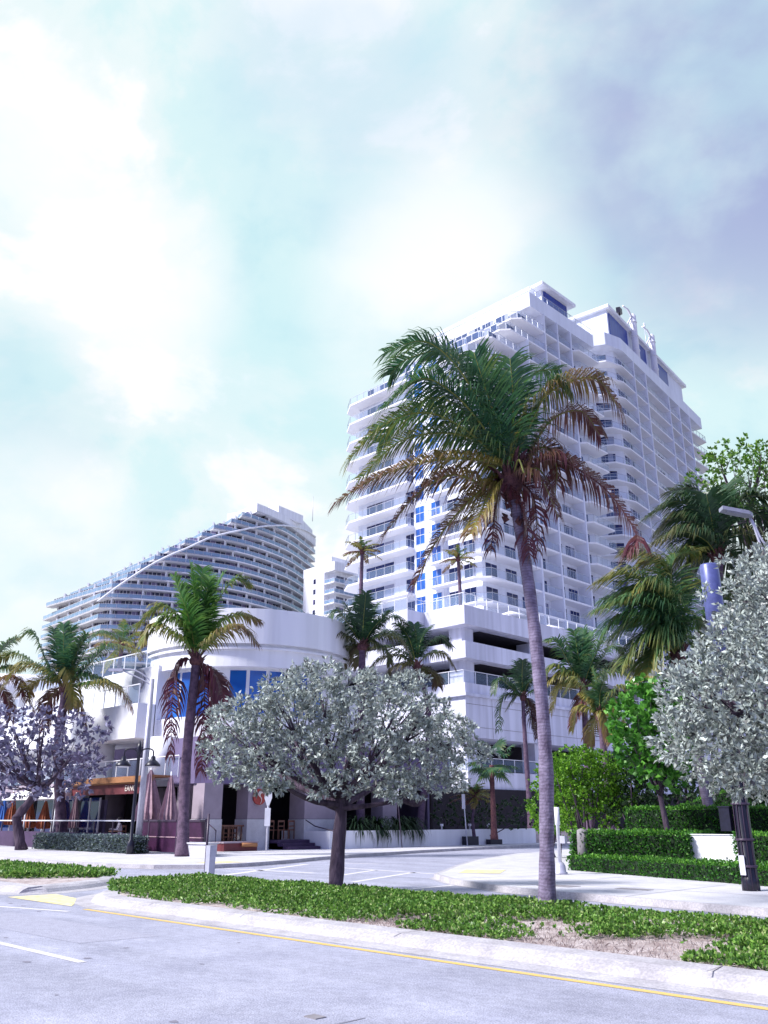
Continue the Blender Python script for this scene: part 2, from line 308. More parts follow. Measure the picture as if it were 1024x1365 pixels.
for a, b, wd in [((457, 1157), (592, 1166), 0.22), ((420, 1176), (540, 1185), 0.25), ((540, 1186), (606, 1180), 0.25), ((440, 1169), (500, 1160), 0.22), ((470, 1176), (552, 1163), 0.22),
                 ((440, 1150), (505, 1152), 0.25), ((300, 1158), (420, 1164), .3), ((290, 1168), (410, 1152), .3)]:
    line(g, gr(*a), gr(*b), wd)
struct(g, 'crosswalk_lines', M['wpaint'])
rq = random.Random(21); g = MB()
for i in range(16):
    x, y = rq.uniform(-4, 20), rq.uniform(2, 8.2); a = rq.choice((0, 1.57, .3)) + rq.uniform(-.3, .3)
    if i > 9: x, y = rq.uniform(19, 27), rq.uniform(19, 34)
    for j in range(rq.randint(3, 9)):
        nx, ny = x + math.cos(a) * .32, y + math.sin(a) * .32; line(g, (x, y), (nx, ny), rq.uniform(.008, .02), 0.0035); x, y = nx, ny; a += rq.uniform(-.5, .5)
for i in range(26):
    x, y = rq.uniform(-2, 20), rq.uniform(3.5, 8.3); rr_ = rq.uniform(.02, .07); g.poly([(x + rr_ * rq.uniform(.6, 1.6) * math.cos(k * 1.05), y + rr_ * rq.uniform(.5, 1) * math.sin(k * 1.05), .0032) for k in range(6)])
struct(g, 'road_cracks', M['crack'])
g = MB(); g.poly([(12.2, 6.3, .0022), (16.9, 6.2, .0022), (17.0, 7.4, .0022), (12.1, 7.5, .0022)]); g.poly([(3.5, 3.4, .0022), (5.6, 3.5, .0022), (5.5, 5.0, .0022), (3.4, 4.9, .0022)]); struct(g, 'road_patch', M['patch'])
# right pavement
kr = [(-30, 16.3), (7, 16.4), (10, 16.75), (13.3, 17.3), (16, 18.5), (17.9, 19.9), (19.0, 21.6), (20.6, 24), (23, 28), (25.6, 34), (27.5, 42), (28.5, 55), (28.8, 118)]
def side(mb, pl, far, z=0.13, m=0, km=1, kw=0.16):
    n = len(pl); 
    a = [Vector((*p, 0)) for p in pl]; nn = []
    for i in range(n):
        t = (a[min(i + 1, n - 1)] - a[max(i - 1, 0)]).normalized(); nn.append(Vector((t.y, -t.x, 0)) * far)
    inn = [p + q * kw for p, q in zip(a, nn)]
    for i in range(n - 1):
        mb.poly([(a[i].x, a[i].y, -0.02), (a[i + 1].x, a[i + 1].y, -0.02), (a[i + 1].x + nn[i + 1].x * .02, a[i + 1].y + nn[i + 1].y * .02, z), (a[i].x + nn[i].x * .02, a[i].y + nn[i].y * .02, z)], km)
        mb.poly([(a[i].x + nn[i].x * .02, a[i].y + nn[i].y * .02, z), (a[i + 1].x + nn[i + 1].x * .02, a[i + 1].y + nn[i + 1].y * .02, z), (inn[i + 1].x, inn[i + 1].y, z), (inn[i].x, inn[i].y, z)], km)
        go = [a[i] - nn[i] * .12, a[i + 1] - nn[i + 1] * .12]
        mb.poly([(go[0].x, go[0].y, .005), (go[1].x, go[1].y, .005), (a[i + 1].x, a[i + 1].y, .009), (a[i].x, a[i].y, .009)], km)
    return [(p.x, p.y) for p in inn]
g = MB(); inn = side(g, kr, -1); g.poly([(p[0], p[1], 0.13) for p in inn] + [(-30, 118, 0.13)]); struct(g, 'right_pavement', [M['concrete'], M['kerb']])
kl = [(110, 16.2), (60, 16.15), (34, 16.0), (30, 16.2), (28, 16.9), (26.8, 18.3), (26.9, 20), (27.7, 22.5), (29, 25.2), (30.2, 29), (31.6, 34), (32.7, 40), (33.6, 48), (34.2, 60), (34.4, 118)]
g = MB(); inn = side(g, kl, 1); g.poly([(p[0], p[1], 0.13) for p in inn] + [(110, 118, 0.13)]); struct(g, 'left_pavement', [M['concrete'], M['kerb']])
g = MB()
c0 = gr(618, 1171)
g.poly([(17.6, 20.6, 0.136), (18.6, 22.2, 0.136), (17.6, 22.9, 0.136), (16.6, 21.3, 0.136)])
g.poly([(27.4, 18.9, 0.136), (28.6, 18.9, 0.136), (28.6, 20.4, 0.136), (27.4, 20.4, 0.136)]); struct(g, 'tactile_paving', M['tactile'])
g = MB()
for a, b in [((16.0, 18.7), (14.4, 24.6)), ((13.3, 17.5), (13.3, 22.5)), ((10, 16.9), (10, 21.5)), ((6.5, 16.6), (6.5, 21)), ((3, 16.5), (3, 21)), ((19.4, 22.6), (16.4, 25)), ((-10, 18.9), (14, 19.1))]:
    line(g, a, b, 0.022, 0.134)
for i in range(10): line(g, (34 + i * 3.5, 16.3), (34 + i * 3.5, 21), 0.022, 0.134)
struct(g, 'pavement_joints', M['dirty'])
# dark drain plates and patches on the right pavement
def plate(px, py, w_, d_, m, name, label, cat, z=0.138, grp=None):
    s_, d0 = gr(px, py); g = MB(); g.box(s_ - w_ / 2, s_ + w_ / 2, d0 - d_ / 2, d0 + d_ / 2, z - 0.03, z)
    return tag(g.build(name, m, origin=(s_, d0, 0)), label, cat, grp)
plate(745, 1189, .9, .5, M['dirty'], 'manhole_cover', 'dark utility cover in the pavement just beyond the tall palm', 'cover')
plate(846, 1194, .8, .3, M['dirty'], 'manhole_cover', 'dark narrow utility cover in the pavement below the clipped hedge', 'cover')
plate(868, 1218, .9, .35, M['dirty'], 'manhole_cover', 'oval dark cover in the far carriageway beside the kerb', 'cover', z=0.012)
plate(420, 1356, .16, .12, M['dirty'], 'valve_cover', 'tiny square valve cover in the near asphalt lane', 'cover', z=0.008)
# median: kerbed strip with a rounded nose
def island(outline, z, name_soil):
    n = len(outline); P_ = [Vector((*p, 0)) for p in outline]; c = sum(P_, Vector()) / n
    nor = []
    for i in range(n):
        t = (P_[(i + 1) % n] - P_[i - 1]).normalized(); v_ = Vector((t.y, -t.x, 0))
        if v_.dot(c - P_[i]) < 0: v_ = -v_
        nor.append(v_)
    k = MB()
    prof = [(-.35, .003), (0, .016), (.10, .09), (.22, .135), (.52, .15), (.53, .10)]
    rings = [[k.vert((p.x + q.x * o_, p.y + q.y * o_, z_)) for p, q in zip(P_, nor)] for o_, z_ in prof]
    for a, b in zip(rings, rings[1:]):
        for i in range(n): k.face((a[i], a[(i + 1) % n], b[(i + 1) % n], b[i]))
    struct(k, 'median_kerb', M['kerb'])
    so_ = MB(); so_.poly([(p.x + q.x * .52, p.y + q.y * .52, .12) for p, q in zip(P_, nor)]); struct(so_, 'median_soil', M['soil'])
isl1 = [(-25, 9.15), (-10, 9.15), (0, 9.15), (5, 9.15), (10, 9.15), (14, 9.12), (16.8, 9.1), (17.8, 9.35), (18.9, 10.0), (19.9, 11.2), (20.6, 12.4), (20.6, 13.4), (19.8, 14.2), (18, 14.45), (12, 14.4), (5, 14.35), (0, 14.3), (-10, 14.3), (-25, 14.3)]
island(isl1, .15, 'median')
isl2 = [(20.9, 9.2), (60, 9.2), (110, 9.2), (110, 13.9), (60, 13.9), (30, 13.9), (24.5, 13.5), (22.9, 12.9), (22.0, 12.2), (21.2, 11.0), (20.7, 9.8)]
island(isl2, .15, 'median')
g = MB(); g.poly([(17.3, 8.7, 0.006), (20.3, 8.7, 0.006), (20.3, 9.8, 0.006), (18.9, 9.6, 0.006), (17.7, 8.95, 0.006)]); struct(g, 'median_nose_paint', M['tactile'])
g = MB()
for s_ in (-2.6, 1.2, 4.6, 9.1, 12.6, 15.4): line(g, (s_, 9.2), (s_ + random.uniform(-.15, .15), 9.66), 0.018, 0.152)
struct(g, 'kerb_joints', M['dirty'])
# ------------------------------------------------------------------ leaves
def leaf_build(name, mat_, P, D, W, Ln, Wd, H, parent=None, origin=(0, 0, 0), curl=0.0):
    """P base points, D directions, W side directions, lengths, widths and tints: one four-sided leaf each"""
    n = len(P); og = np.array(ABS[parent.name] if parent is not None else origin)
    V = np.empty((n, 4, 3)); nrm = np.cross(D, W)
    mid = P + D * Ln[:, None] * .5
    V[:, 0] = P; V[:, 1] = mid + W * Wd[:, None] * .5 + nrm * (curl * Ln)[:, None]; V[:, 2] = P + D * Ln[:, None]; V[:, 3] = mid - W * Wd[:, None] * .5 + nrm * (curl * Ln)[:, None]
    V = V.reshape(-1, 3) - og; V[:, 0] *= -1
    me = bpy.data.meshes.new(name); me.vertices.add(n * 4); me.vertices.foreach_set('co', V.astype(np.float32).ravel())
    me.loops.add(n * 4); me.loops.foreach_set('vertex_index', np.arange(n * 4, dtype=np.int32))
    me.polygons.add(n); me.polygons.foreach_set('loop_start', np.arange(0, n * 4, 4, dtype=np.int32)); me.polygons.foreach_set('loop_total', np.full(n, 4, dtype=np.int32))
    a = me.attributes.new('h', 'FLOAT', 'POINT'); a.data.foreach_set('value', np.repeat(H, 4).astype(np.float32))
    me.materials.append(mat_); me.update(calc_edges=True); me.validate()
    return link(name, me, parent, tuple(og))
def unit(v): return v / np.maximum(np.linalg.norm(v, axis=1, keepdims=True), 1e-9)
def rosettes(C, O, k, ln, wd, spread=1.0, hfun=None):
    """k leaves round each centre C opening along O"""
    C = np.repeat(C, k, 0); O = np.repeat(O, k, 0); n = len(C)
    D = unit(O + RNG.normal(0, spread, (n, 3)) * .6); W = unit(np.cross(D, RNG.normal(0, 1, (n, 3))))
    s_ = RNG.uniform(.5, 1.3, n); H = np.clip(RNG.normal(.55, .25, n), 0, 1) if hfun is None else hfun(n)
    return C, D, W, ln * s_, wd * s_, H
def crown_pts(blobs, dens, shell=.45):
    Cs, Os = [], []
    for (c, r, sq) in blobs:
        n = max(4, int(dens * r * r)); u = unit(RNG.normal(0, 1, (n, 3)))
        rr = r * (1 - shell * RNG.uniform(0, 1, n) ** 1.6) * (1 + .12 * np.sin(u[:, 0] * 7 + c[0]) * np.sin(u[:, 2] * 6 + c[1]))
        Cs.append(np.array(c) + u * rr[:, None] * np.array([1, 1, sq])); Os.append(unit(u + np.array([0, 0, .35])))
    C = np.concatenate(Cs); O = np.concatenate(Os); sc0 = max(.35, min(.9, blobs[0][1])); q = C / sc0
    g_ = np.sin(q[:, 0] * 3.1 + 1.7 * np.sin(q[:, 2] * 2.3)) * np.sin(q[:, 1] * 2.9 + 1.3 * np.sin(q[:, 0] * 1.9)) * np.sin(q[:, 2] * 3.7 + q[:, 0])
    keep = (g_ + RNG.normal(0, .13, len(C))) > -.16
    return C[keep] + RNG.normal(0, .05 * sc0, (keep.sum(), 3)), O[keep]
def branch(mb, p0, p1, r0, r1, wob=.12, n=7, m=0):
    p0 = Vector(p0); p1 = Vector(p1); L_ = (p1 - p0).length; pts = []
    off = Vector((0, 0, 0))
    for i in range(n + 1):
        t = i / n; off += Vector((random.uniform(-1, 1), random.uniform(-1, 1), random.uniform(-.5, .5))) * wob * L_ / n if 0 < i < n else Vector()
        pts.append(p0.lerp(p1, t) + off * (1 - t * t) + Vector((0, 0, -.08 * L_ * math.sin(math.pi * t))))
    mb.tube(pts, [r0 + (r1 - r0) * (i / n) for i in range(n + 1)], 9, m); return pts
def tree(name, label, cat, base, joints, blobs, leafm, barkm, dens, k, ln, wd, trunk_r, group=None, shell=.45, spread=1.0, nb=16, hfun=None, top=None):
    root = thing(name, label, cat, base, group)
    tb = MB(); pts = [Vector(base)] + [Vector(j) for j in joints]
    sm = []
    for a, b in zip(pts, pts[1:]): sm += [a.lerp(b, t) for t in (0, .25, .5, .75)]
    sm.append(pts[-1]); nn = len(sm)
    rad = [trunk_r * (1.25 if i == 0 else 1) * (1 - .35 * i / nn) * random.uniform(.92, 1.08) for i in range(nn)]
    tb.tube(sm, rad, 12); tb.build('trunk', barkm, root)
    bb = MB(); order = sorted(blobs, key=lambda b: -b[1])[:nb]
    for c, r, sq in order:
        p = branch(bb, sm[-1] if random.random() < .7 else sm[int(nn * .8)], c, trunk_r * .5, trunk_r * .12)
        for _ in range(3):
            q = p[random.randint(3, 6)]; u = Vector((random.gauss(0, 1), random.gauss(0, 1), random.uniform(0, 1))).normalized() * r * .9
            branch(bb, q, Vector(c) + u, trunk_r * .16, trunk_r * .04, n=4)
    bb.build('branches', barkm, root)
    C, O = crown_pts(blobs, dens, shell)
    leaf_build('crown', leafm, *rosettes(C, O, k, ln, wd, spread, hfun), parent=root, curl=.12)
    return root
def pb(lst, Y, sq=.9, jit=1.0, depth=1):
    """crown lobes given as (x, y, radius) of the photo, at their real distance"""
    out = []
    for (x, y, r) in lst:
        rm = r / F_PX * Y
        for q in range(depth):
            out.append((at(x, y, Y + (random.uniform(-jit, jit) if depth == 1 else (q / (depth - 1) - .5) * 2 * jit + random.uniform(-.3, .3))), rm * random.uniform(.72, 1.1), sq))
    return out
# ------------------------------------------------------------------ palms
def bez(p, n):
    """smooth line through points (Catmull-Rom)"""
    p = [Vector(q) for q in p]; p = [p[0] * 2 - p[1]] + p + [p[-1] * 2 - p[-2]]; out = []
    segs = len(p) - 3
    for i in range(n + 1):
        u = i / n * segs; k = min(int(u), segs - 1); t = u - k; a, b, c, d = p[k:k + 4]
        out.append(.5 * ((2 * b) + (-a + c) * t + (2 * a - 5 * b + 4 * c - d) * t * t + (-a + 3 * b - 3 * c + d) * t ** 3))
    return out
def frond(lf, rb, line_, leaf=.6, nl=60, h0=.1, h1=.3, wind=Vector((0, 0, 0)), droop=.5, wd=.035, start=.16, r0=.03, stiff=.0, both=True):
    pts = bez(line_, 24); Ltot = sum((b - a).length for a, b in zip(pts, pts[1:]))
    rb.tube(pts, [r0 * (1 - .85 * i / 24) for i in range(25)], 5)
    for i in range(nl):
        t = start + (1 - start) * (i + random.uniform(-.3, .3)) / nl; t = min(max(t, 0), .999); u = t * 24; k = int(u); f = u - k
        p = pts[k].lerp(pts[k + 1], f); T = (pts[k + 1] - pts[k]).normalized()
        S = T.cross(Vector((0, 0, 1)))
        if S.length < .15: S = Vector((random.uniform(-1, 1), random.uniform(-1, 1), 0))
        S.normalize(); U = S.cross(T).normalized()
        prof = min(1, .5 + 2.2 * (t - start)) * (1 - .6 * max(0, (t - .5) / .5))
        for sg in ((1, -1) if both else (1,)):
            l = leaf * prof * random.uniform(.78, 1.15)
            if random.random() < .05: continue
            d0 = (S * sg * random.uniform(.65, .95) + T * (.25 + .5 * t) + U * random.uniform(.05, .35)).normalized()
            h = max(0, min(1, h0 + (h1 - h0) * (t - start) / (1 - start) + random.gauss(0, .06)))
            q = p; dd = d0; wv = U.cross(d0).normalized() if U.cross(d0).length > .01 else T
            w_ = wd * random.uniform(.8, 1.2); ids = []
            lf.att = h; ids.append((lf.vert(q + wv * w_ * .35), lf.vert(q - wv * w_ * .35)))
            for j, wk in ((1, 1), (2, .75)):
                q = q + dd * l / 3; dd = (dd + Vector((0, 0, -1)) * (droop * 1.45 + .12) * random.uniform(.6, 1.1) * (1 - stiff) + wind * random.uniform(.5, 1.1)).normalized()
                lf.att = min(1, h + .05 * j); ids.append((lf.vert(q + wv * w_ * wk * .5), lf.vert(q - wv * w_ * wk * .5)))
            q = q + dd * l / 3; lf.att = min(1, h + .22); tip = lf.vert(q)
            lf.face((ids[0][0], ids[0][1], ids[1][1], ids[1][0])); lf.face((ids[1][0], ids[1][1], ids[2][1], ids[2][0])); lf.face((ids[2][0], ids[2][1], tip))
def palm_trunk(root, pts, r0, r1, barkm, name='trunk', flare=1.5, ring=.11):
    line_ = bez(pts, 24); Lt = sum((b - a).length for a, b in zip(line_, line_[1:])); n = int(Lt / ring)
    line_ = bez(pts, n); rad = []
    for i in range(n + 1):
        t = i / n; r = r0 + (r1 - r0) * t
        r *= (1 + .03 * math.sin(i * .37) + .02 * math.sin(i * .9)) * (1 + (flare - 1) * math.exp(-t * Lt * 2.2))
        rad.append(r * (1.012 if i % 2 else .99) * random.uniform(.985, 1.015))
    tb = MB(); tb.tube(line_, rad, 14); return tb.build(name, barkm, root)
def heart(root, top, r, h=.55):
    b = MB(); b.lathe((top[0], top[1], top[2] - h * .6), [(r * .8, 0), (r * 1.5, h * .3), (r * 1.7, h * .6), (r * .9, h * 1.1), (r * .3, h * 1.35)], 12)
    for k in range(14):
        a = random.uniform(0, 6.28); z = random.uniform(-.2, .3)
        p = Vector(top) + Vector((math.cos(a) * r, math.sin(a) * r, z)); b.tube([p, p + Vector((math.cos(a) * .18, math.sin(a) * .18, .22)), p + Vector((math.cos(a) * .3, math.sin(a) * .3, .3))], [.06, .04, .01], 5)
    b.build('fibre_heart', M['fibre'], root)
CAMR = Vector((-Q, Q, 0)); CAMF = Vector((Q, Q, 0)); UP = Vector((0, 0, 1))     # right / ahead, on the street grid
def cvec(x, z, y=0): return CAMR * x + UP * z + CAMF * y
def palm(label, base, top, fr, r0=.16, r1=.12, leafm='frond', barkm='pbark2', leaf=.55, nl=46, size=3.0, wind=(-.25, 0, 0), droop=.45, mid=None, group=None, cat='palm tree', hearts=True, wd=.04, dead=0, hbase=.08, name='coconut_palm', bdown=(0,)):
    """fr: list of fronds as (azimuth deg in plan, 0 = right, 90 = away; start elevation deg; length m; tint) or an explicit line"""
    root = thing(name, label, cat, base, group)
    b = Vector(base); t = Vector(top); mids = [Vector(mid)] if mid else [b.lerp(t, .5) + cvec(random.uniform(-.15, .15), 0)]
    palm_trunk(root, [b] + mids + [t], r0, r1, M[barkm])
    if hearts: heart(root, top, r1)
    wv = cvec(wind[0], 0, wind[1] if len(wind) > 1 else 0)
    lf = MB(); rb = MB(); dlf = MB(); drb = MB()
    for az, el, ln, h in fr:
        a = R(az); hd = cvec(math.cos(a), 0, math.sin(a)); pts = [t]; p = Vector(t); e = R(el); n = 5
        for i in range(n):
            p = p + (hd * math.cos(e) + UP * math.sin(e)) * ln / n + wv * .10 * ln / n * i; pts.append(p.copy())
            e -= R((el + 62) / n * (.55 + .25 * i) * .62)
        A, B = (dlf, drb) if h > .7 else (lf, rb)
        frond(A, B, pts, leaf * min(1, .6 + ln / 6), nl, h, min(1, h + .2), wv, droop if h < .7 else .9, wd, r0=.028)
    lf.build('crown', M[leafm], root); rb.build('frond_ribs', M['rachis'], root)
    if dlf.v: dlf.build('dead_fronds', M[leafm], root); drb.build('dead_frond_ribs', M['fibre'], root)
    return root
def auto_fronds(n, ln, h=.1, hvar=.15, elmin=-25, elmax=78, dead=0, seed=0):
    r = random.Random(seed); out = []
    for i in range(n):
        q = i / n; out.append((i * 137.5 + r.uniform(-15, 15), elmax + (elmin - elmax) * q + r.uniform(-8, 8), ln * r.uniform(.8, 1.1) * (.8 + .2 * min(1, q * 2)), max(0, h + hvar * q * r.uniform(.3, 1.6))))
    for i in range(dead): out.append((r.uniform(0, 360), -70, ln * .75, .9))
    return out
# ================================================================== TOWERS
def railing(mb, pts, z, h=1.08, step=1.5, ends=True):
    """posts, handrail and glass panes along a plan line; materials: 0 slab, 1 metal, 2 glass"""
    for a, b in zip(pts, pts[1:]):
        a = Vector((a[0], a[1], 0)); b = Vector((b[0], b[1], 0)); L_ = (b - a).length
        if L_ < .05: continue
        t = (b - a) / L_; n = Vector((-t.y, t.x, 0)); k = max(1, round(L_ / step))
        def bar(p, q, z0, z1, w_, m):
            c = [p - n * w_, q - n * w_, q + n * w_, p + n * w_]
            mb.prism([(v.x, v.y) for v in c], z0, z1, m)
        bar(a, b, z + h - .05, z + h, .035, 1)
        for i in range(k + 1):
            p = a + t * (L_ * i / k); p0 = p - t * .025 if i else p; p1 = p + t * .025 if i < k else p
            bar(p0, p1, z, z + h - .05, .025, 1)
        for i in range(k):
            p = a + t * (L_ * i / k + .06); q = a + t * (L_ * (i + 1) / k - .06)
            mb.poly([(p.x, p.y, z + .08), (q.x, q.y, z + .08), (q.x, q.y, z + h - .1), (p.x, p.y, z + h - .1)], 2)
def win(xf, t0, t1, y, z0, z1, panes=2, dark=1, fr=.035, trans=False, lean=.05):
    """window or glass door in a wall at depth y (y grows inwards); materials 0 frame 1 glass"""
    mb = MB(xf); mb.box(t0, t1, y - .03, y + .02, z0, z1, dark)
    mb.box(t0 - fr, t0, y - lean, y + .02, z0 - fr, z1 + fr, 0); mb.box(t1, t1 + fr, y - lean, y + .02, z0 - fr, z1 + fr, 0)
    mb.box(t0, t1, y - lean, y + .02, z1, z1 + fr, 0); mb.box(t0, t1, y - lean, y + .02, z0 - fr, z0, 0)
    for i in range(1, panes):
        t = t0 + (t1 - t0) * i / panes; mb.box(t - fr * .45, t + fr * .45, y - lean - .004, y - .031, z0, z1, 0)
    cr = random.random()
    if dark == 1 and cr < .3: a_ = t0 + (t1 - t0) * random.choice((0, .5)); mb.box(a_ + .04, a_ + (t1 - t0) * random.uniform(.25, .48), y - .036, y - .03, z0, z1, 2)
    if trans: mb.box(t0, t1, y - lean - .008, y - .032, z0 + (z1 - z0) * .55, z0 + (z1 - z0) * .55 + .06, 0)
    return mb
def balc(xf, t0, t1, y0, y1, z, rail_pts, step=1.5, th=.24):
    mb = MB(xf); mb.box(t0, t1, y0, y1, z - th, z, 0); rl = MB(xf); railing(rl, rail_pts, z, step=step); return mb, rl
# ---- first tower: right-hand face looks across the side street (-s), left-hand face looks at the avenue (-d)
T1 = thing('hotel_tower', 'tall white stepped balcony tower directly behind the leaning palm, blue screen under its flat roof', 'tower', (74, 95, 0))
walls = MB(); FP = 3.1; zf = [60.3 - FP * k for k in range(14)]
walls.box(63.9, 86.2, 81.0, 109, 17.25, 60.1)                                      # body
walls.box(69.6, 74.6, 80.3, 81.0, 17.25, 62.6)                                     # flat pier with the blue windows
walls.box(63.9, 84, 83.7, 109, 60.1, 63.2); walls.box(63.9, 83, 88, 109, 63.2, 66.3); walls.box(63.9, 82, 90.9, 109, 66.3, 69.4)
walls.box(63.9, 81, 94.2, 109, 69.4, 72.6)
walls.box(62.0, 81, 92.3, 109.5, 72.6, 75.0)                                       # parapet band
walls.box(62.6, 84.5, 96.4, 103.4, 75.0, 77.6)
walls.build('wall', M['towerw'], T1)
rf = MB(); rf.box(61.5, 86, 95.2, 104.2, 77.6, 78.1); rf.build('roof', M['white'], T1)
sc_ = MB(); sc_.box(62.45, 62.59, 96.9, 103.0, 75.2, 77.5)
sc_.build('blue_screen', M['screen'], T1)
rl = MB(); railing(rl, [(62.1, 109.4), (62.1, 92.5), (81, 92.5)], 75.0, 1.0, 1.6); rl.build('roof_railing', GL, T1)
fin = Batch('fin', M['towerw'], T1)
for d_, top_ in ((91.0, 66.4), (95.6, 72.6), (102.6, 72.6)):
    m_ = MB(); m_.box(61.85, 63.9, d_ - .13, d_ + .13, 17.25, top_); fin.add(m_)
m_ = MB(); m_.box(61.85, 63.9, 98.9, 99.1, 56.9, 72.6); fin.add(m_); fin.finish()
XR = lambda t, y, z: (62 + y, t, z)                 # right-hand face: t along +d, y into the building
XL = lambda t, y, z: (t, 79 + y, z)                 # left-hand face: t along +s
B = Batch('balcony', M['slab'], T1, 'railing', GL); Wn = Batch('window', [M['frame'], M['glass'], M['curt2']], T1); Wb = Batch('blue_window', [M['frame'], M['bluegl'], M['bluegl']], T1)
lev = [(z, 79.0, 71.2) for z in zf] + [(63.4, 81.8, 82.0), (66.5, 86.1, 81.0), (69.6, 89.0, 80.0)]
for li, (z, d0, s1) in enumerate(lev):
    # corner balcony wrapping round from the first fin to the left-hand face
    if z < 61:
        m_ = MB(); m_.prism([(62, 90.9), (62, 80.4), (63.6, 79), (71.0, 79), (71.0, 80.29), (63.9, 80.29), (63.9, 90.9)], z - .24, z)
        rr = MB(); railing(rr, [(62.05, 90.8), (62.05, 80.45), (63.65, 79.05), (70.9, 79.05), (70.9, 80.2)], z); B.add(m_, rr)
        for a, b in ((81.6, 83.9), (85.7, 88.0), (89.0, 90.3)): Wn.add(win(XR, a, b, 1.88, z + .1, z + 2.35))
        for a, b in ((64.9, 66.7), (67.3, 69.2)): Wn.add(win(XL, a, b, 1.98, z + .1, z + 2.35))
        m_, rr = balc(XL, 74.6, 86.2, 0, 2.0, z, [(74.7, 1.95), (74.7, .05), (86.2, .05)]); B.add(m_, rr)
        m_ = MB(); m_.prism([(86.2, 79), (88.6, 80.6), (88.6, 84), (86.2, 84)], z - .24, z); rr = MB(); railing(rr, [(86.2, 79.05), (88.5, 80.65), (88.5, 83.9)], z); B.add(m_, rr)
        Wn.add(win(XL, 75.0, 76.7, 1.98, z + .1, z + 2.35)); Wn.add(win(XL, 79.0, 84.4, 1.98, z + .1, z + 2.3, 3))
        Wb.add(win(XL, 72.7, 74.2, 1.28, z + .3, z + 2.45, 2, trans=True)); Wb.add(win(XL, 69.9, 71.4, 1.28, z + .3, z + 2.45, 2, trans=True))
    else:
        m_ = MB(); m_.prism([(62, 90.9 if d0 < 86 else 95.5), (62, d0 + 1.0), (63.2, d0), (s1, d0), (s1, d0 + 6.0), (63.9, d0 + 6.0), (63.9, 90.9 if d0 < 86 else 95.5)], z - .24, z)
        rr = MB(); railing(rr, [(62.05, 90.8 if d0 < 86 else 95.4), (62.05, d0 + 1.0), (63.25, d0 + .05), (s1, d0 + .05)], z); B.add(m_, rr)
        for k in range(6): Wn.add(win(lambda t, y, zz, q=d0: (t, q + y, zz), 65 + k * 2.6, 67.2 + k * 2.6, 1.86, z + .1, z + 2.5, 2))
        Wn.add(win(XR, d0 + 2.6, d0 + 4.4, 1.88, z + .1, z + 2.35))
    for a, b, dd in ((91.13, 95.47, ((92.4, 94.7),)), (95.73, 102.47, ((97.0, 99.0), (99.9, 102.1)))):
        if z > 65 and a < 95: continue
        m_, rr = balc(XR, a, b, 0, 1.9, z, [(a, .06), (b, .06)]); B.add(m_, rr)
        for p, q in dd: Wn.add(win(XR, p, q, 1.88, z + .1, z + 2.35, 2 if q - p < 1.6 else 3))
    m_ = MB(); m_.prism([(62.4, 102.73), (61.2, 103.6), (61.2, 109.3), (63.9, 109.6), (63.9, 102.73)], z - .24, z)
    rr = MB(); railing(rr, [(62.3, 102.8), (61.25, 103.65), (61.25, 109.25), (63.8, 109.5)], z); B.add(m_, rr)
    Wn.add(win(XR, 104.3, 106.5, 1.88, z + .1, z + 2.35))
B.finish(); Wn.finish(); Wb.finish()
# ---- second tower, turned a little
FX, FY = 44.0, 135.0; e1 = (.617, .787); n1_ = (.787, -.617)
XT = lambda t, y, z: CR(FX + e1[0] * t - n1_[0] * y, FY + e1[1] * t - n1_[1] * y, z)
T2 = thing('hotel_tower', 'far white balcony tower with rounded corner bay and three long blue screens at its top', 'tower', XT(15, 8, 0))
wl = MB(XT)
wl.prism([(-5.5, 1.2), (-8.2, 4.5), (-8.2, 24), (34, 24), (34, 1.7), (0, 1.7)], 10, 80.2)
wl.prism([(0, -.12), (-5.0, -.12), (-8.6, 1.2), (-10.2, 5.6), (-10.2, 8), (-8.3, 8), (34, 8), (35.5, 2), (35.5, -.12)], 77.9, 80.3)
wl.prism([(-4.2, 2.2), (-4.2, 24), (33, 24), (33, 2.2)], 80.3, 87.4)
wl.build('wall', M['towerw'], T2)
m_ = MB(XT); m_.prism([(-4.9, 1.5), (-4.9, 24.5), (34, 24.5), (34, 1.5)], 87.4, 88.0); m_.build('roof', M['white'], T2)
for a, b in ((-3.6, 4.4), (7.2, 13.2), (16.8, 24.5)):
    m_ = MB(XT); m_.box(a, b, 2.06, 2.3, 80.6 if a < 16 else 82.0, 87.0); m_.build('blue_screen', M['screen'], T2)
for t in (5.8, 14.9):
    m_ = MB(XT); m_.tube([(t, 1.2, 79.5), (t, 1.2, 86), (t, 1.1, 90.5), (t - .2, 1.1, 91)], [.62, .62, .55, .3], 10)
    m_.tube([(t, 1.2, 90), (t - 2, 1.2, 91), (t - 3.8, 1.4, 91)], [.25, .2, .15], 8); m_.tube([(t - 2, 1.6, 88), (t - .6, 1.3, 90)], .18, 6)
    for z in (83, 86, 89): m_.lathe((t, 1.2, z), [(.72, 0), (.72, .3)], 10)
    m_.build('vent_stack', M['white_p'], T2)
m_ = MB(XT); m_.tube([(17, 3, 88), (17, 3, 95)], [.09, .05], 6); m_.box(16.75, 17.25, 2.9, 3.1, 94.4, 95.2); m_.build('antenna', M['steel'], T2)
fin = Batch('fin', M['towerw'], T2)
TB = [0, 5.5, 16.8, 22.3, 28.1]
for t in TB:
    m_ = MB(XT); m_.box(t - .14, t + .14, -.14, 1.7, 10, 77.9); fin.add(m_)
fin.finish(); B = Batch('balcony', M['slab'], T2, 'railing', GL); Wn = Batch('window', [M['frame'], M['glass'], M['curt2']], T2)
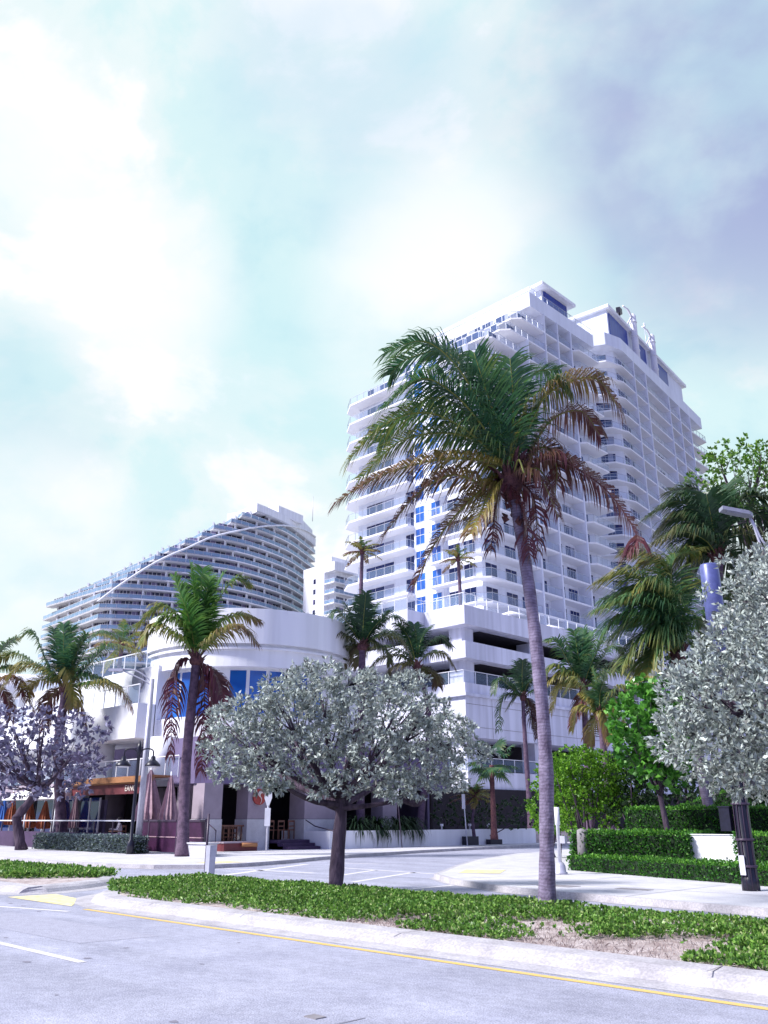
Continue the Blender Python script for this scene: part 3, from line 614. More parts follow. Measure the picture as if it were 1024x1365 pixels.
for k in range(21):
    z = 74.9 - FP * k
    m_ = MB(XT); pl = [(-.14, 0), (-5.2, 0), (-8.6, 1.4), (-10.2, 5.6)]
    m_.prism(pl + [(-8.2, 6.4), (-8.2, 4.5), (-5.5, 1.2), (-.14, 1.7)], z - .26, z); rr = MB(XT); railing(rr, [(a, b + .06) for a, b in pl], z); B.add(m_, rr)
    Wn.add(win(XT, -4.9, -1.0, 1.25, z + .1, z + 2.3, 4, trans=True))
    XC = lambda t, y, zz: XT(-8.2 + .633 * t + .774 * y, 4.5 - .774 * t + .633 * y, zz)
    Wn.add(win(XC, .5, 2.9, .02, z + .1, z + 2.3, 2, trans=True))
    for i, (a, b) in enumerate(zip(TB, TB[1:])):
        m_, rr = balc(XT, a + .14, b - .14, 0, 1.7, z, [(a + .14, .06), (b - .14, .06)]); B.add(m_, rr)
        w_ = (b - a); 
        for q in ((.25,) if w_ < 7 else (.15, .6)): Wn.add(win(XT, a + w_ * q, a + w_ * q + 2.6, 1.68, z + .1, z + 2.3, 2))
    m_ = MB(XT); m_.prism([(28.24, 0), (35.6, -.6), (36.6, 1.7), (28.24, 1.7)], z - .24, z); rr = MB(XT); railing(rr, [(28.3, .06), (35.5, -.5), (36.4, 1.6)], z); B.add(m_, rr)
    Wn.add(win(XT, 29.6, 31.4, 1.68, z + .1, z + 2.3, 2))
B.finish(); Wn.finish()
# roof floodlight standing on the far tower
fl = thing('floodlight', 'small dark floodlight on the roof edge of the far tower', 'light', XT(1.2, 1.9, 88))
m_ = MB(XT); m_.tube([(1.2, 1.9, 88.0), (1.2, 1.9, 89.2)], .12, 6); m_.build('stand', M['black'], fl)
m_ = MB(XT); m_.prism([(.7, 1.5), (1.7, 1.5), (1.9, 2.2), (.5, 2.2)], 89.1, 90.2); m_.build('lamp_head', M['black'], fl)
# ---- parking podium under the towers
PD = thing('parking_podium', 'white concrete parking podium with open dark decks and a railed pool terrace on top', 'building', (60, 70, 0))
wl = MB()
s0, d0, s1, d1 = 44.8, 54.2, 100, 130
wl.box(s0, 49.3, d0, d1, 16.8, 18.4); wl.box(49.3, s1, 52.1, d1, 16.8, 18.4)      # terrace parapet and slab
wl.box(s0, 49.3, d0, d1, 14.0, 15.4); wl.box(49.3, s1, 52.1, d1, 14.0, 15.4)      # deck edge
wl.box(45.3, s1, d0 + .4, d1, 7.8, 12.1); wl.box(45.0, s1, d0 + .1, d1, 11.0, 11.25)
wl.box(45.1, s1, d0 + .2, d1, 3.85, 5.2)
wl.build('wall', M['garage'], PD)
m_ = MB(); m_.box(46.6, s1, d0 + 8, d1, 0, 3.85); m_.box(49, s1, 57.5, d1, 5.2, 7.8); m_.box(50, s1, 57.5, d1, 12.1, 14.0); m_.box(50, s1, 57.5, d1, 15.4, 16.8); m_.box(46, 49.9, 57.6, d1, 16.74, 16.79); m_.box(46, 49.9, 57.6, d1, 13.94, 13.99); m_.build('interior_shade', M['shadeint'], PD)  # near-black blocks and thin soffit sheets painted as deck shade
for q in range(9):
    m_ = MB(); m_.box(45.285, 45.30, 58 + q * 6.2, 58.03 + q * 6.2, 7.8, 11.0); m_.build('joint', M['dirty'], PD)
for zz in (8.6, 10.4): m_ = MB(); m_.box(45.28, 45.30, 54.7, 128, zz, zz + .03); m_.build('joint', M['dirty'], PD)
P_ = Batch('pillar', M['garage'], PD)
for z0, z1 in ((12.1, 14.0), (15.4, 16.8), (5.2, 7.8), (0.1, 3.85)):
    for q in (d0 + 1.0, d0 + 10.5, d0 + 20, d0 + 29.5, d0 + 39):
        m_ = MB(); m_.box(46, 47.4, q, q + 1.5, z0, z1); P_.add(m_)
    for q in (55, 63, 72, 80):
        m_ = MB(); m_.box(q, q + 1.2, d0 + 1.0, d0 + 2.4, z0, z1); P_.add(m_)
P_.finish()
for z, pts in ((18.4, [(s0 + .1, 108), (s0 + .1, d0 + .1), (49.4, d0 + .1), (49.4, 52.2), (72, 52.2)]), (12.1, [(45.6, 104), (45.6, d0 + .6), (60, d0 + .6)]), (5.2, [(45.4, 104), (45.4, d0 + .5), (60, d0 + .5)])):
    m_ = MB(); railing(m_, pts, z, 1.08, 1.55); m_.build('railing', [M['frame'], M['frame'], M['rglass']], PD)
for q in (d0 + 6, d0 + 15, d0 + 25):
    m_ = MB(); m_.tube([(47.6, q, 16.2), (51, q + 3, 16.4), (56, q + 3, 16.4)], .09, 6); m_.build('pipe', M['frame'], PD)
for q in (63.5, 73.0):
    m_ = MB(); m_.box(45.22, 45.3, q, q + 1.5, 9.0, 10.9, 1)
    for i in range(9): m_.box(45.12, 45.22, q + .05, q + 1.45, 9.06 + i * .2, 9.15 + i * .2, 0)
    m_.build('louvre', [M['frame'], M['shadeint']], PD)
# lamps glowing inside? none lit: a few pool umbrellas and cabanas on the terrace
def open_parasol(c, r, h, label, m):
    t = thing('parasol', label, 'parasol', c, 'pool parasols on the podium terrace'); a = MB(); a.tube([c, (c[0], c[1], c[2] + h)], .04, 6); a.build('pole', M['frame'], t)
    a = MB(); a.lathe((c[0], c[1], c[2] + h - .5), [(r, 0), (r * .98, .06), (.06, .62)], 8); a.build('canopy', m, t)
open_parasol((46.6, 63, 16.85 + 1.2), 1.6, 1.4, 'white open parasol behind the glass terrace railing, right of the deck corner', M['awning'])
open_parasol((47.3, 70, 16.85 + 1.2), 1.7, 1.3, 'white open parasol on the terrace partly hidden by the leaning palm trunk', M['awning'])
# ================================================================== CURVED STEPPED HOTEL, far left
cv = [(-79.7, 233), (-70, 234.6), (-58, 239.3), (-43.4, 248.5), (-32, 264.5), (-26.2, 281), (-24.0, 289)]
cvs = [p for p in bez([(a, b, 0) for a, b in cv], 60)]
def tau(x, z):                                             # where on the curve the sight line at photo column x and height z falls
    best = None
    for i, p in enumerate(cvs):
        # project
        zz = z - EYE; c, s_ = math.cos(PITCH), math.sin(PITCH); xx = CX + F_PX * p.x / (p.y * c + zz * s_)
        e = abs(xx - x)
        if best is None or e < best[0]: best = (e, i)
    return best[1]
def offs(pl, o):
    P2 = [Vector((*p[:2], 0)) for p in pl]; r = []
    for i in range(len(P2)):
        a = (P2[i] - P2[i - 1]).normalized() if i else (P2[1] - P2[0]).normalized(); b = (P2[i + 1] - P2[i]).normalized() if i < len(P2) - 1 else a
        t = (a + b).normalized(); nn = Vector((-t.y, t.x, 0)) / max(.5, t.dot(a)); q = P2[i] + nn * o; r.append((q.x, q.y))
    return r
HT = thing('curved_hotel', 'long curved hotel of dark banded balconies stepping up to a white crown at far left', 'building', CR(-50, 270))
XH = lambda X, Y, z: CR(X, Y, z)
kmax = 11; zA = 59.7; PH = 2.95; EX = [57, 61, 93, 124, 151, 179, 204, 228, 254, 280, 304, 325]; EYS = [826, 808, 794.5, 781, 768.5, 757, 746.5, 736, 726, 715, 706, 697]
WD = Batch('column', M['slab'], HT)
for k in range(-6, kmax + 1):
    z = zA + PH * k; kk = max(k, 0); px0 = 131 + (344 - 131) * kk / kmax; i0 = tau(px0, z); C0 = cvs[i0]
    ya = (CY - EYS[kk]) / F_PX; yc, ys = math.cos(PITCH), math.sin(PITCH); Ye = (zA + PH * kk - EYE) / ((ys + ya * yc) / (yc - ya * ys))
    E0 = (Ye * (EX[kk] - CX) / F_PX / (yc - ya * ys), Ye)
    pl = [E0, (C0.x, C0.y)] + [(p.x, p.y) for p in cvs[i0 + 2:]]
    inn = offs(pl, 2.6); last = (k == kmax)
    m_ = MB(XH); n = len(pl)
    for q in range(n - 1):
        m_.prism([pl[q], pl[q + 1], inn[q + 1], inn[q]], z - (.34 if not last else .2), z)
    if k >= -1 or True:                                   # terrace deck left where the next storey steps back
        m_.prism([E0, (C0.x, C0.y)] + [(p.x, p.y) for p in cvs[i0 + 2:min(i0 + 10, len(cvs))]] + [(C0.x + 12, C0.y + 40)], z - .4, z - .01)
    fo = m_.build('floor_slab', M['slab'], HT)
    if not last:
        rr = MB(XH); rp = offs(pl, .1); railing(rr, rp[:2] + rp[2::3] + [rp[-1]], z, 1.15, 2.6); rr.build('railing', [M['slab'], M['slab'], M['hglass']], fo)
        # glazing band set back
        gz = MB(XH); gl = offs(pl, 2.5); gz.strip(gl, z, z + 2.6, 1)
        fr_ = offs(pl, 2.42)
        for a, b in zip(fr_, fr_[1:]):
            a = Vector((*a, 0)); b = Vector((*b, 0)); Ls = (b - a).length; nb_ = max(1, int(Ls / 1.35)); t = (b - a).normalized(); nn = Vector((-t.y, t.x, 0))
            for i in range(nb_):
                if random.random() < .12: continue
                p = a + (b - a) * (i / nb_); c_ = [p - nn * .05, p + t * .13 - nn * .05, p + t * .13 + nn * .05, p + nn * .05]; gz.prism([(v_.x, v_.y) for v_ in c_], z, z + 2.6, 0)
            if random.random() < .35:                     # a pale drawn curtain or solid panel
                p = a + t * random.uniform(0, max(0.01, Ls - 2)); c_ = [p - nn * .03, p + t * 1.7 - nn * .03, p + t * 1.7 + nn * .03, p + nn * .03]; gz.prism([(v_.x, v_.y) for v_ in c_], z + .1, z + 2.5, 2)
        gz.build('window_band', [M['frame'], M['hdark'], M['curtain']], fo)
        cp = offs(pl, .9)
        acc = 9.0
        for a, b in zip(cp, cp[1:]):
            Ls = math.dist(a, b)
            while acc < Ls:
                x_ = a[0] + (b[0] - a[0]) * acc / Ls; y_ = a[1] + (b[1] - a[1]) * acc / Ls
                m_ = MB(XH); m_.box(x_ - .22, x_ + .22, y_ - .3, y_ + 1.4, z, z + 2.6); WD.add(m_); acc += 8.2
            acc -= Ls
WD.finish()
z = zA + PH * kmax; i0 = tau(344, z); C0 = cvs[i0]
rp = [(C0.x - 7, C0.y + 8), (C0.x, C0.y)] + [(p.x, p.y) for p in cvs[i0 + 2:]]; ri = offs(rp, 8)
m_ = MB(XH)
for q in range(len(rp) - 1): m_.prism([rp[q], rp[q + 1], ri[q + 1], ri[q]], z - .45, z + 2.4)
m_.build('crown_wall', M['white'], HT)
m_ = MB(XH); m_.prism([(-29.5, 274), (-25.5, 292), (-45, 315), (-50, 285)], z + 2, z + 6.5); m_.prism([(-34, 262), (-27, 272), (-50, 285), (-52, 270)], z + 2, z + 5); m_.build('roof_house', M['white'], HT)
m_ = MB(XH); m_.tube([(-25, 285, z + 7.5), (-25, 285, z + 17)], [.12, .06], 5); m_.build('antenna', M['steel'], HT)
# the sweeping white arc
arc = []
for x, y in ((131, 802), (165, 779), (198, 756), (226, 742), (250, 730), (285, 716), (318, 707), (340, 703), (357, 701), (386, 701), (408, 707), (421, 716)):
    b = (CY - y) / F_PX; c, s_ = math.cos(PITCH), math.sin(PITCH); rat = (s_ + b * c) / (c - b * s_); xr = (x - CX) / F_PX / (c - b * s_)
    p = min(cvs, key=lambda p: abs(p.x / p.y - xr)); arc.append((p.x + .25 * p.x / p.y, p.y - 1.2, EYE + rat * (p.y - 1.2)))
m_ = MB(XH); m_.tube(bez(arc, 60), .3, 6); m_.build('arc_beam', M['white'], HT)
# core that closes the building behind its floors
m_ = MB(XH); core = offs([(p.x, p.y) for p in cvs[::4]], 5.0); m_.prism(core + [(-45, 312), (-106, 272)], 0, zA - .5); 
for k in range(0, kmax):
    z = zA + PH * k; px0 = 131 + 19.4 * (k + 1); i0 = min(tau(px0, z), 56); cc = offs([(p.x, p.y) for p in cvs[i0:]], 5.0); f = k / kmax; lenE = (1 - f) * 28 + f * 4
    m_.prism([(cc[0][0] - .68 * lenE, cc[0][1] + .73 * lenE)] + cc[::3] + [cc[-1], (-45, 318)], z - .3, z + 2.7)
m_.build('core', M['hdark'], HT)
# ---- small white block between the two
SB = thing('apartment_building', 'small white apartment block with corner balconies seen between curved hotel and tall tower', 'building', CR(-8, 255))
c0 = (-14.6, 245)
def XS(t, y, z): return CR(c0[0] + .7 * t - .7 * y, c0[1] + .7 * t + .7 * y, z)       # t along right face, y along left face
m_ = MB(XS); m_.box(1.6, 34, 1.6, 14, 20, 73.0); m_.box(-.1, 1.6, 4.4, 14, 20, 73.0); m_.box(-.15, 22, -.15, 14.2, 70.7, 73.4); m_.prism([(4, 6), (14, 6), (14, 13), (4, 13)], 73.4, 77); m_.build('wall', M['white'], SB)
B = Batch('balcony', M['slab'], SB, 'railing', [M['slab'], M['frame'], M['hglass']]); Wn = Batch('window', [M['frame'], M['hdark'], M['curtain']], SB)
for k in range(8):
    z = 67.4 - 3.15 * k
    m_ = MB(XS); m_.prism([(0, 0), (28, 0), (28, 1.6), (1.6, 1.6), (1.6, 4.4), (0, 4.4)], z - .35, z); rr = MB(XS); railing(rr, [(28, .1), (.1, .1), (.1, 4.3)], z, 1.1, 2.0); B.add(m_, rr)
    for j in range(7): Wn.add(win(XS, 2.2 + j * 3.6, 5.2 + j * 3.6, 1.57, z + .05, z + 2.3, 2))
    Wn.add(win(lambda t, y, zz: XS(y, t, zz), 8.2, 9.3, -.12, z + .6, z + 2.1, 1))
B.finish(); Wn.finish()
# ================================================================== CORNER RESTAURANT BUILDING
CB = thing('corner_building', 'white building with a round windowed corner drum above an open restaurant', 'building', (46, 32, 0))
cx, cd, RR = 44.5, 32.5, 6.5
def arcp(r, a0=180, a1=270, n=24): return [(cx + r * math.cos(R(a0 + (a1 - a0) * i / n)), cd + r * math.sin(R(a0 + (a1 - a0) * i / n))) for i in range(n + 1)]
# angle 180 = towards -s (side street), 270 = towards -d (avenue)
def ringwall(mb, r, z0, z1, a0=95, a1=285, m=0): mb.prism([(cx + 3, cd + 3)] + arcp(r, a0, a1, 48), z0, z1, m)
m_ = MB(); ringwall(m_, RR, 10.9, 12.9); m_.build('parapet', M['white'], CB)
m_ = MB(); ringwall(m_, RR - .28, 9.65, 10.9); ringwall(m_, RR - .10, 10.6, 10.72)
# recessed windowed storey
ringwall(m_, RR - .8, 6.9, 9.65); ringwall(m_, RR - .28, 5.6, 6.9)
m_.build('drum_wall', M['white'], CB)
Wn = Batch('blue_window', [M['frame'], M['bluegl'], M['bluegl']], CB)
for a in (263, 252.5, 242, 222, 211, 200, 185, 172):
    def XA(t, y, z, a=a):
        an = R(a); o = (math.cos(an), math.sin(an)); tt = (-math.sin(an), math.cos(an)); r = RR - .83 - y; return (cx + o[0] * r + tt[0] * t, cd + o[1] * r + tt[1] * t, z)
    Wn.add(win(XA, -.46, .46, -.02, 7.0, 9.5, 1))
Wn.finish()
# left wing
LW = 47
m_ = MB(); m_.prism([(44.5, 26.1), (50, 26.0), (62, 26.0), (62, 27.0), (44.5, 27.0)], 5.85, 10.0)
m_.prism([(44.5, 25.0), (47, 24.9), (62, 24.9), (62, 26.05), (44.5, 26.15)], 5.85, 7.75)
m_.box(62, 84, 25.4, 27, 5.85, 8.6); m_.lathe((70, 30, 5.5), [(6.6, 0), (6.6, 4.6), (6.9, 4.6), (6.9, 6.2)], 40)
m_.box(44.5, 84, 31, 31.4, 0, 10); m_.box(44.5, 84, 27, 40, 9.6, 9.9); m_.box(44.5, 84, 27.0, 31.0, 5.85, 6.1)
m_.box(44.5, 84, 25.1, 31, 3.35, 3.65)
m_.box(45, 50, 36, 44, 0.2, 10); m_.build('wall', M['white'], CB)
for z, pts in ((10.0, [(44.9, 26.3), (62, 26.2)]), (7.75, [(44.6, 25.1), (62, 25.0)]), (8.6, [(62, 25.5), (84, 25.5)]), (3.65, [(40.2, 25.25), (84, 25.25)])):
    m_ = MB(); railing(m_, pts, z, 1.1, 1.3); m_.build('railing', [M['frame'], M['frame'], M['rglass']], CB)
P_ = Batch('column', M['white'], CB)
for s_ in (43.2, 50.2, 57.5, 65, 72, 79): m_ = MB(); m_.lathe((s_, 26.1, 3.65), [(.75, 0), (.75, 2.2)], 20); P_.add(m_)
P_.finish()
XB = lambda t, y, z: (t, 28.6 + y, z)
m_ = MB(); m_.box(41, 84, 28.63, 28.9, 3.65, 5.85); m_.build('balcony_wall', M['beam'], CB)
Wn = Batch('window', [M['frame'], M['glass'], M['curt2']], CB)
for t in (41.5, 45.0, 53.5, 60, 66, 73): Wn.add(win(XB, t, t + 3.0, 0, 3.8, 5.5, 3))
Wn.finish()
m_ = MB(); m_.box(50, 84, 24.95, 25.1, 3.1, 3.66); m_.build('band', M['pillar'], CB)
# mauve beam over the corner, with the beam following the drum
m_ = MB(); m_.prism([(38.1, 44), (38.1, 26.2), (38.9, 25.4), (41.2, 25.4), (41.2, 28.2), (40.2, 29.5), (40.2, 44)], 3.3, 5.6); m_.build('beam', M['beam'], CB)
m_ = MB(); m_.box(41, 84, 24.8, 25.1, 0, .25); m_.prism([(38.2, 44), (38.2, 26), (39.2, 25.2), (84, 25.2), (84, 31), (60, 31), (60, 44)], 0, .28); m_.build('floor', M['pillar'], CB)
def pillar(s0, s1, d0, d1):
    m_ = MB(); m_.box(s0, s1, d0, d1, 1.62, 3.3, 0); m_.box(s0 - .03, s1 + .03, d0 - .03, d1 + .03, 0.1, 1.6, 1); m_.box(s0 - .005, s1 + .005, d0 - .005, d1 + .005, 1.6, 1.62, 2); m_.build('pillar', [M['pillar'], M['concrete'], M['dkrail']], CB)
pillar(38.1, 39.1, 25.5, 26.6); pillar(38.1, 39.1, 28.2, 29.6); pillar(38.1, 39.4, 32.0, 34.4); pillar(41.5, 42.3, 26.6, 27.4); pillar(38.1, 39.1, 38, 39.2)
m_ = MB(); m_.box(44, 60, 30.6, 30.9, .28, 3.3); m_.box(43.6, 44, 29, 44, .28, 3.3); m_.box(39.0, 44, 37, 37.3, .28, 3.3); m_.box(38.2, 84, 27.5, 44, 3.28, 3.34); m_.build('interior_shade', M['shadeint'], CB)  # back walls and ceiling near black, room shade painted into their colour
P_ = Batch('inner_column', M['pillar'], CB)
for s_ in (46.5, 52.2): m_ = MB(); m_.lathe((s_, 28.4, .28), [(.65, 0), (.65, 3.0)], 16); P_.add(m_)
P_.finish()
for t in (49.6, 50.8, 53.0, 54.3, 55.6, 56.9): 
    m_ = MB(); m_.box(t, t + .07, 26.0, 26.08, .28, 2.8); m_.box(t + .1, t + 1.1, 26.02, 26.05, .28, 2.8, 1); m_.build('glass_door', [M['frame'], M['glass'], M['curt2']], CB)
m_ = MB(); pts = [(49.8 + i * .12, 26.6 + .08 * math.sin(i * 1.9), 0) for i in range(18)]; m_.strip(pts, .3, 2.7); m_.build('curtain', M['curtain'], CB)
m_ = MB(); m_.box(60, 84, 26, 26.1, .28, 3.1); m_.build('shopfront', M['glass'], CB)
# stairs and low planter wall of the restaurant
for i in range(3):
    pass
m_ = MB()
for i in range(3): m_.box(36.6 + i * .45, 38.3, 29.75, 31.9, .13 + .0 * i, .13 + .15 * (i + 1))
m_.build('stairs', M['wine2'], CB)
# round grey disc on the wall, orange canopy, sign board, white awning
dk = tag(MB().build('wall_disc', M['disk']), 'round grey disc mounted high on the white wall above the street lamp', 'disc')
bm_ = MB(); n_ = 32; z0 = 9.35
a = [bm_.vert((46.4 + .62 * math.cos(i * 2 * math.pi / n_), 25.98, z0 + .62 * math.sin(i * 2 * math.pi / n_))) for i in range(n_)]
b = [bm_.vert((46.4 + .62 * math.cos(i * 2 * math.pi / n_), 25.88, z0 + .62 * math.sin(i * 2 * math.pi / n_))) for i in range(n_)]
for i in range(n_): bm_.face((a[i], a[(i + 1) % n_], b[(i + 1) % n_], b[i]))
bm_.face(b)
bpy.data.objects.remove(dk); dk = tag(bm_.build('wall_disc', M['disk'], origin=(46.4, 25.9, z0)), 'round grey disc mounted high on the white wall above the street lamp', 'disc')
cn = thing('canopy', 'orange edged restaurant canopy with dark red lettered fascia beside the round corner', 'canopy', (45, 24.6, 3.4))
m_ = MB(); m_.box(40.4, 50.4, 23.9, 25.05, 3.62, 3.72); m_.box(40.4, 50.4, 23.9, 24.0, 3.42, 3.62); m_.box(40.5, 50.3, 24.05, 24.12, 3.35, 3.42); m_.build('canopy_roof', M['orange'], cn)
m_ = MB(); m_.box(40.6, 49.6, 24.15, 24.25, 2.85, 3.42); m_.build('fascia', M['redbrd'], cn)
def text(body, size, m, parent, mtx, name='lettering', ext=.01):
    cu = bpy.data.curves.new('t', 'FONT'); cu.body = body; cu.size = size; cu.extrude = ext; cu.align_x = 'CENTER'; cu.align_y = 'CENTER'
    o = bpy.data.objects.new('t', cu); COL.objects.link(o); bpy.context.view_layer.update()
    me = bpy.data.meshes.new_from_object(o.evaluated_get(bpy.context.evaluated_depsgraph_get())); bpy.data.objects.remove(o)
    me.materials.clear(); me.materials.append(m); me.transform(mtx)
    og = ABS[parent.name]; me.transform(Matrix.Translation((og[0], -og[1], -og[2]))); return link(name, me, parent)
text('EANO', .42, M['cream'], cn, Matrix.Translation((-42.9, 24.13, 3.12)) @ Matrix.Rotation(R(90), 4, 'X'))
aw = thing('awning', 'white canvas awning over dark glass doors left of the folded parasol', 'awning', (52.5, 25, 2.7))
m_ = MB(); m_.prism([(49.7, 24.9), (56.3, 24.9), (56.6, 23.2), (49.4, 23.2)], 2.70, 2.74)
i4 = [m_.vert(p) for p in ((49.7, 24.93, 3.45), (56.3, 24.93, 3.45), (56.7, 23.15, 2.95), (49.3, 23.15, 2.95), (56.7, 23.15, 2.7), (49.3, 23.15, 2.7), (49.7, 24.93, 2.7), (56.3, 24.93, 2.7))]
for q in ((0, 1, 2, 3), (3, 2, 4, 5), (0, 3, 5, 6), (1, 7, 4, 2)): m_.face([i4[k] for k in q])
m_.build('canvas', M['awning'], aw)
for q in (53.4, 49.5): m_ = MB(); m_.tube([(q, 23.3, 2.72), (q, 23.3, .3)], .05, 6); m_.build('pole', M['frame'], aw)
# red disc sign
ds = thing('disc_sign', 'round dark red disc sign with a white flame squiggle on the taupe pillar', 'sign', (38.0, 28.85, 2.7))
m_ = MB(); n_ = 40; ri = .40
a = [m_.vert((38.08, 28.85 + ri * math.cos(i * 2 * math.pi / n_), 2.7 + ri * math.sin(i * 2 * math.pi / n_))) for i in range(n_)]; b = [m_.vert((37.98, 28.85 + ri * math.cos(i * 2 * math.pi / n_), 2.7 + ri * math.sin(i * 2 * math.pi / n_))) for i in range(n_)]
for i in range(n_): m_.face((a[i], a[(i + 1) % n_], b[(i + 1) % n_], b[i]))
m_.face(b); m_.build('disc', M['red'], ds)
def stroke(pts, w_): 
    q = bez([(37.955, 28.85 + x * .40, 2.7 + y * .40) for x, y in pts], 16); m_ = MB(); m_.tube(q, [w_ * (.5 + math.sin(math.pi * min(1, .15 + i / 16))) for i in range(17)], 6); m_.build('emblem', M['cream'], ds)
stroke([(.25, .42), (.05, .62), (-.28, .45), (-.18, .18), (.12, -.10), (.26, -.45), (.05, -.85)], .028)
stroke([(.0, .15), (.05, .5), (.28, .55), (.38, .85)], .022); stroke([(-.35, .28), (-.1, .35), (.25, .5), (.55, .48)], .02)
# planter wall along the side street
pw = thing('planter_wall', 'long low pale blue white planter wall curving along the side street', 'wall', (36, 40, 0))
m_ = MB(); m_.box(36.0, 36.3, 32.0, 50.2, 0.1, 1.02); m_.box(36.3, 36.8, 50.2, 50.5, .1, .95); m_.box(36.6, 36.9, 50.5, 70, .1, .9)
m_.box(36.3, 40, 32.0, 32.3, .1, 1.0); m_.build('wall', M['white'], pw)
m_ = MB(); m_.box(36.3, 38.0, 34.4, 70, .1, .9); m_.build('soil', M['soil'], pw)
dg = thing('shaded_undercroft', 'near-black sheet for undercroft shade, with a return wall, behind the planter palms', 'wall', (47, 60, 0))
m_ = MB(); m_.box(44.9, 45.08, 50, 120, 0, 3.85); m_.build('wall', M['shadeint'], dg)  # flat near-black sheet across the opening in place of shade
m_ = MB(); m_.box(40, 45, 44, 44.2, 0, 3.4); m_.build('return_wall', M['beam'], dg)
for q in (41.0, 43.6, 45.4):
    nm = {41.0: 'small white bollard light on the planter wall, left of the pair', 43.6: 'small white bollard light on the planter wall beside the thin palm trunk', 45.4: 'tiny white fitting on the planter wall nearest the garage'}[q]
    t = thing('wall_light', nm, 'light', (36.15, q, 1.02), 'small lights on the planter wall'); m_ = MB(); m_.lathe((36.15, q, 1.02), [(.04, 0), (.04, .18), (.1, .2), (.1, .32)], 8); m_.build('lamp', M['white_p'], t)
for q, lb in ((42.6, 'black box against the planter wall left of the thin dark palm'), (44.9, 'low black wedge shaped box against the planter wall right of the thin dark palm')):
    m_ = MB(); m_.prism([(35.6, q), (35.95, q), (35.95, q + 1.0), (35.4, q + .9)], .13, .62 if q < 43 else .42); tag(m_.build('utility_box', M['black'], origin=(35.8, q, .13)), lb, 'box')
# ================================================================== THE LEANING PALM IN THE MEDIAN
YP = 16.2
base = (*gr(730, 1225), 0.1); 
MP = thing('coconut_palm', 'tall leaning coconut palm in the median with huge windblown green and red-brown fronds', 'palm tree', base)
tp = [base, at(729, 1120, YP), at(727, 1000, YP), at(717, 880, YP), at(705, 780, YP), at(692, 700, YP), at(681, 640, YP)]
palm_trunk(MP, tp, .135, .108, M['pbark'], ring=.10, flare=1.25)
top = Vector(tp[-1]); heart(MP, top, .15, .6)
m_ = MB(); m_.tube([Vector(at(686, 668, YP)), Vector(at(683, 652, YP)), top - UP * .1], [.135, .15, .16], 12)     # boot of old leaf stubs under the crown
for k in range(26):
    a = random.uniform(0, 6.28); z = random.uniform(-1.0, -.1); p = top + Vector((math.cos(a) * .15, math.sin(a) * .15, z)); m_.tube([p, p + Vector((math.cos(a) * .09, math.sin(a) * .09, .1))], [.05, .015], 5)
m_.build('leaf_stubs', M['fibre'], MP)
m_ = MB()                                                                       # hanging fruit stalks
for k in range(5):
    a = k * 1.25; p = top + Vector((math.cos(a) * .18, math.sin(a) * .18, .05)); m_.tube(bez([p, p + Vector((math.cos(a) * .35, math.sin(a) * .35, .18)), p + Vector((math.cos(a) * .6, math.sin(a) * .6, -.2))], 8), .018, 5)
m_.build('fruit_stalks', M['rachis'], MP)
WV = cvec(-.22, -.03, .05)
def F(parent, leafm, pts, Y, h0, h1, leaf=.75, nl=80, droop=.45, wind=WV, wd=.036, y0=0, y1=0, name='frond', ribm='rachis', r0=.035, start=.14):
    leaf *= 1.62; nl = int(nl * 1.25)
    n = len(pts); l3 = [Vector(at(x, y, Y + y0 + (y1 - y0) * i / (n - 1))) for i, (x, y) in enumerate(pts)]
    a = MB(); b = MB(); frond(a, b, l3, leaf, nl, h0, h1, wind, droop, wd, start, r0)
    o = a.build(name, M[leafm], parent); b.build('midrib', M[ribm], o); return o
X = 'frond'
B0 = (679, 632)
# upper left sweeping green mass
F(MP, X, [B0, (650, 560), (612, 492), (566, 455), (512, 470)], YP, .02, .12, .72, 80, .35, y1=-.5)
F(MP, X, [B0, (655, 555), (625, 500), (590, 468), (540, 480), (520, 500)], YP, .0, .1, .75, 80, .4, y1=.7)
F(MP, X, [B0, (648, 575), (605, 525), (560, 505), (510, 545)], YP, .02, .12, .8, 85, .5, y1=-.9)
F(MP, X, [B0, (652, 585), (615, 545), (575, 530), (530, 560), (505, 590)], YP, .04, .14, .75, 80, .5, y1=.9)
F(MP, X, [B0, (662, 560), (640, 505), (612, 474), (580, 462)], YP, .0, .08, .7, 70, .35, y1=1.2)
# big green frond to the left, then the olive and brown ones under it
F(MP, X, [B0, (671, 622), (627, 577), (569, 550), (510, 567), (466, 612)], YP, .08, .32, .82, 95, .6, y1=-.4)
F(MP, X, [B0, (640, 590), (590, 577), (530, 590), (478, 640)], YP, .12, .35, .62, 80, .6, y1=.6)
F(MP, X, [B0, (660, 617), (604, 611), (550, 620), (500, 638), (450, 668)], YP, .40, .78, .62, 95, .6, y1=-.6)
F(MP, X, [B0, (657, 650), (604, 633), (555, 660), (510, 716)], YP, .48, .92, .6, 85, .65, y1=-.3)
F(MP, X, [B0, (662, 640), (625, 668), (586, 715), (551, 780)], YP, .45, .95, .58, 85, .5, y1=.4)
F(MP, X, [B0, (655, 655), (640, 685), (628, 712)], YP, .42, .6, .5, 50, .6, y1=-.7)
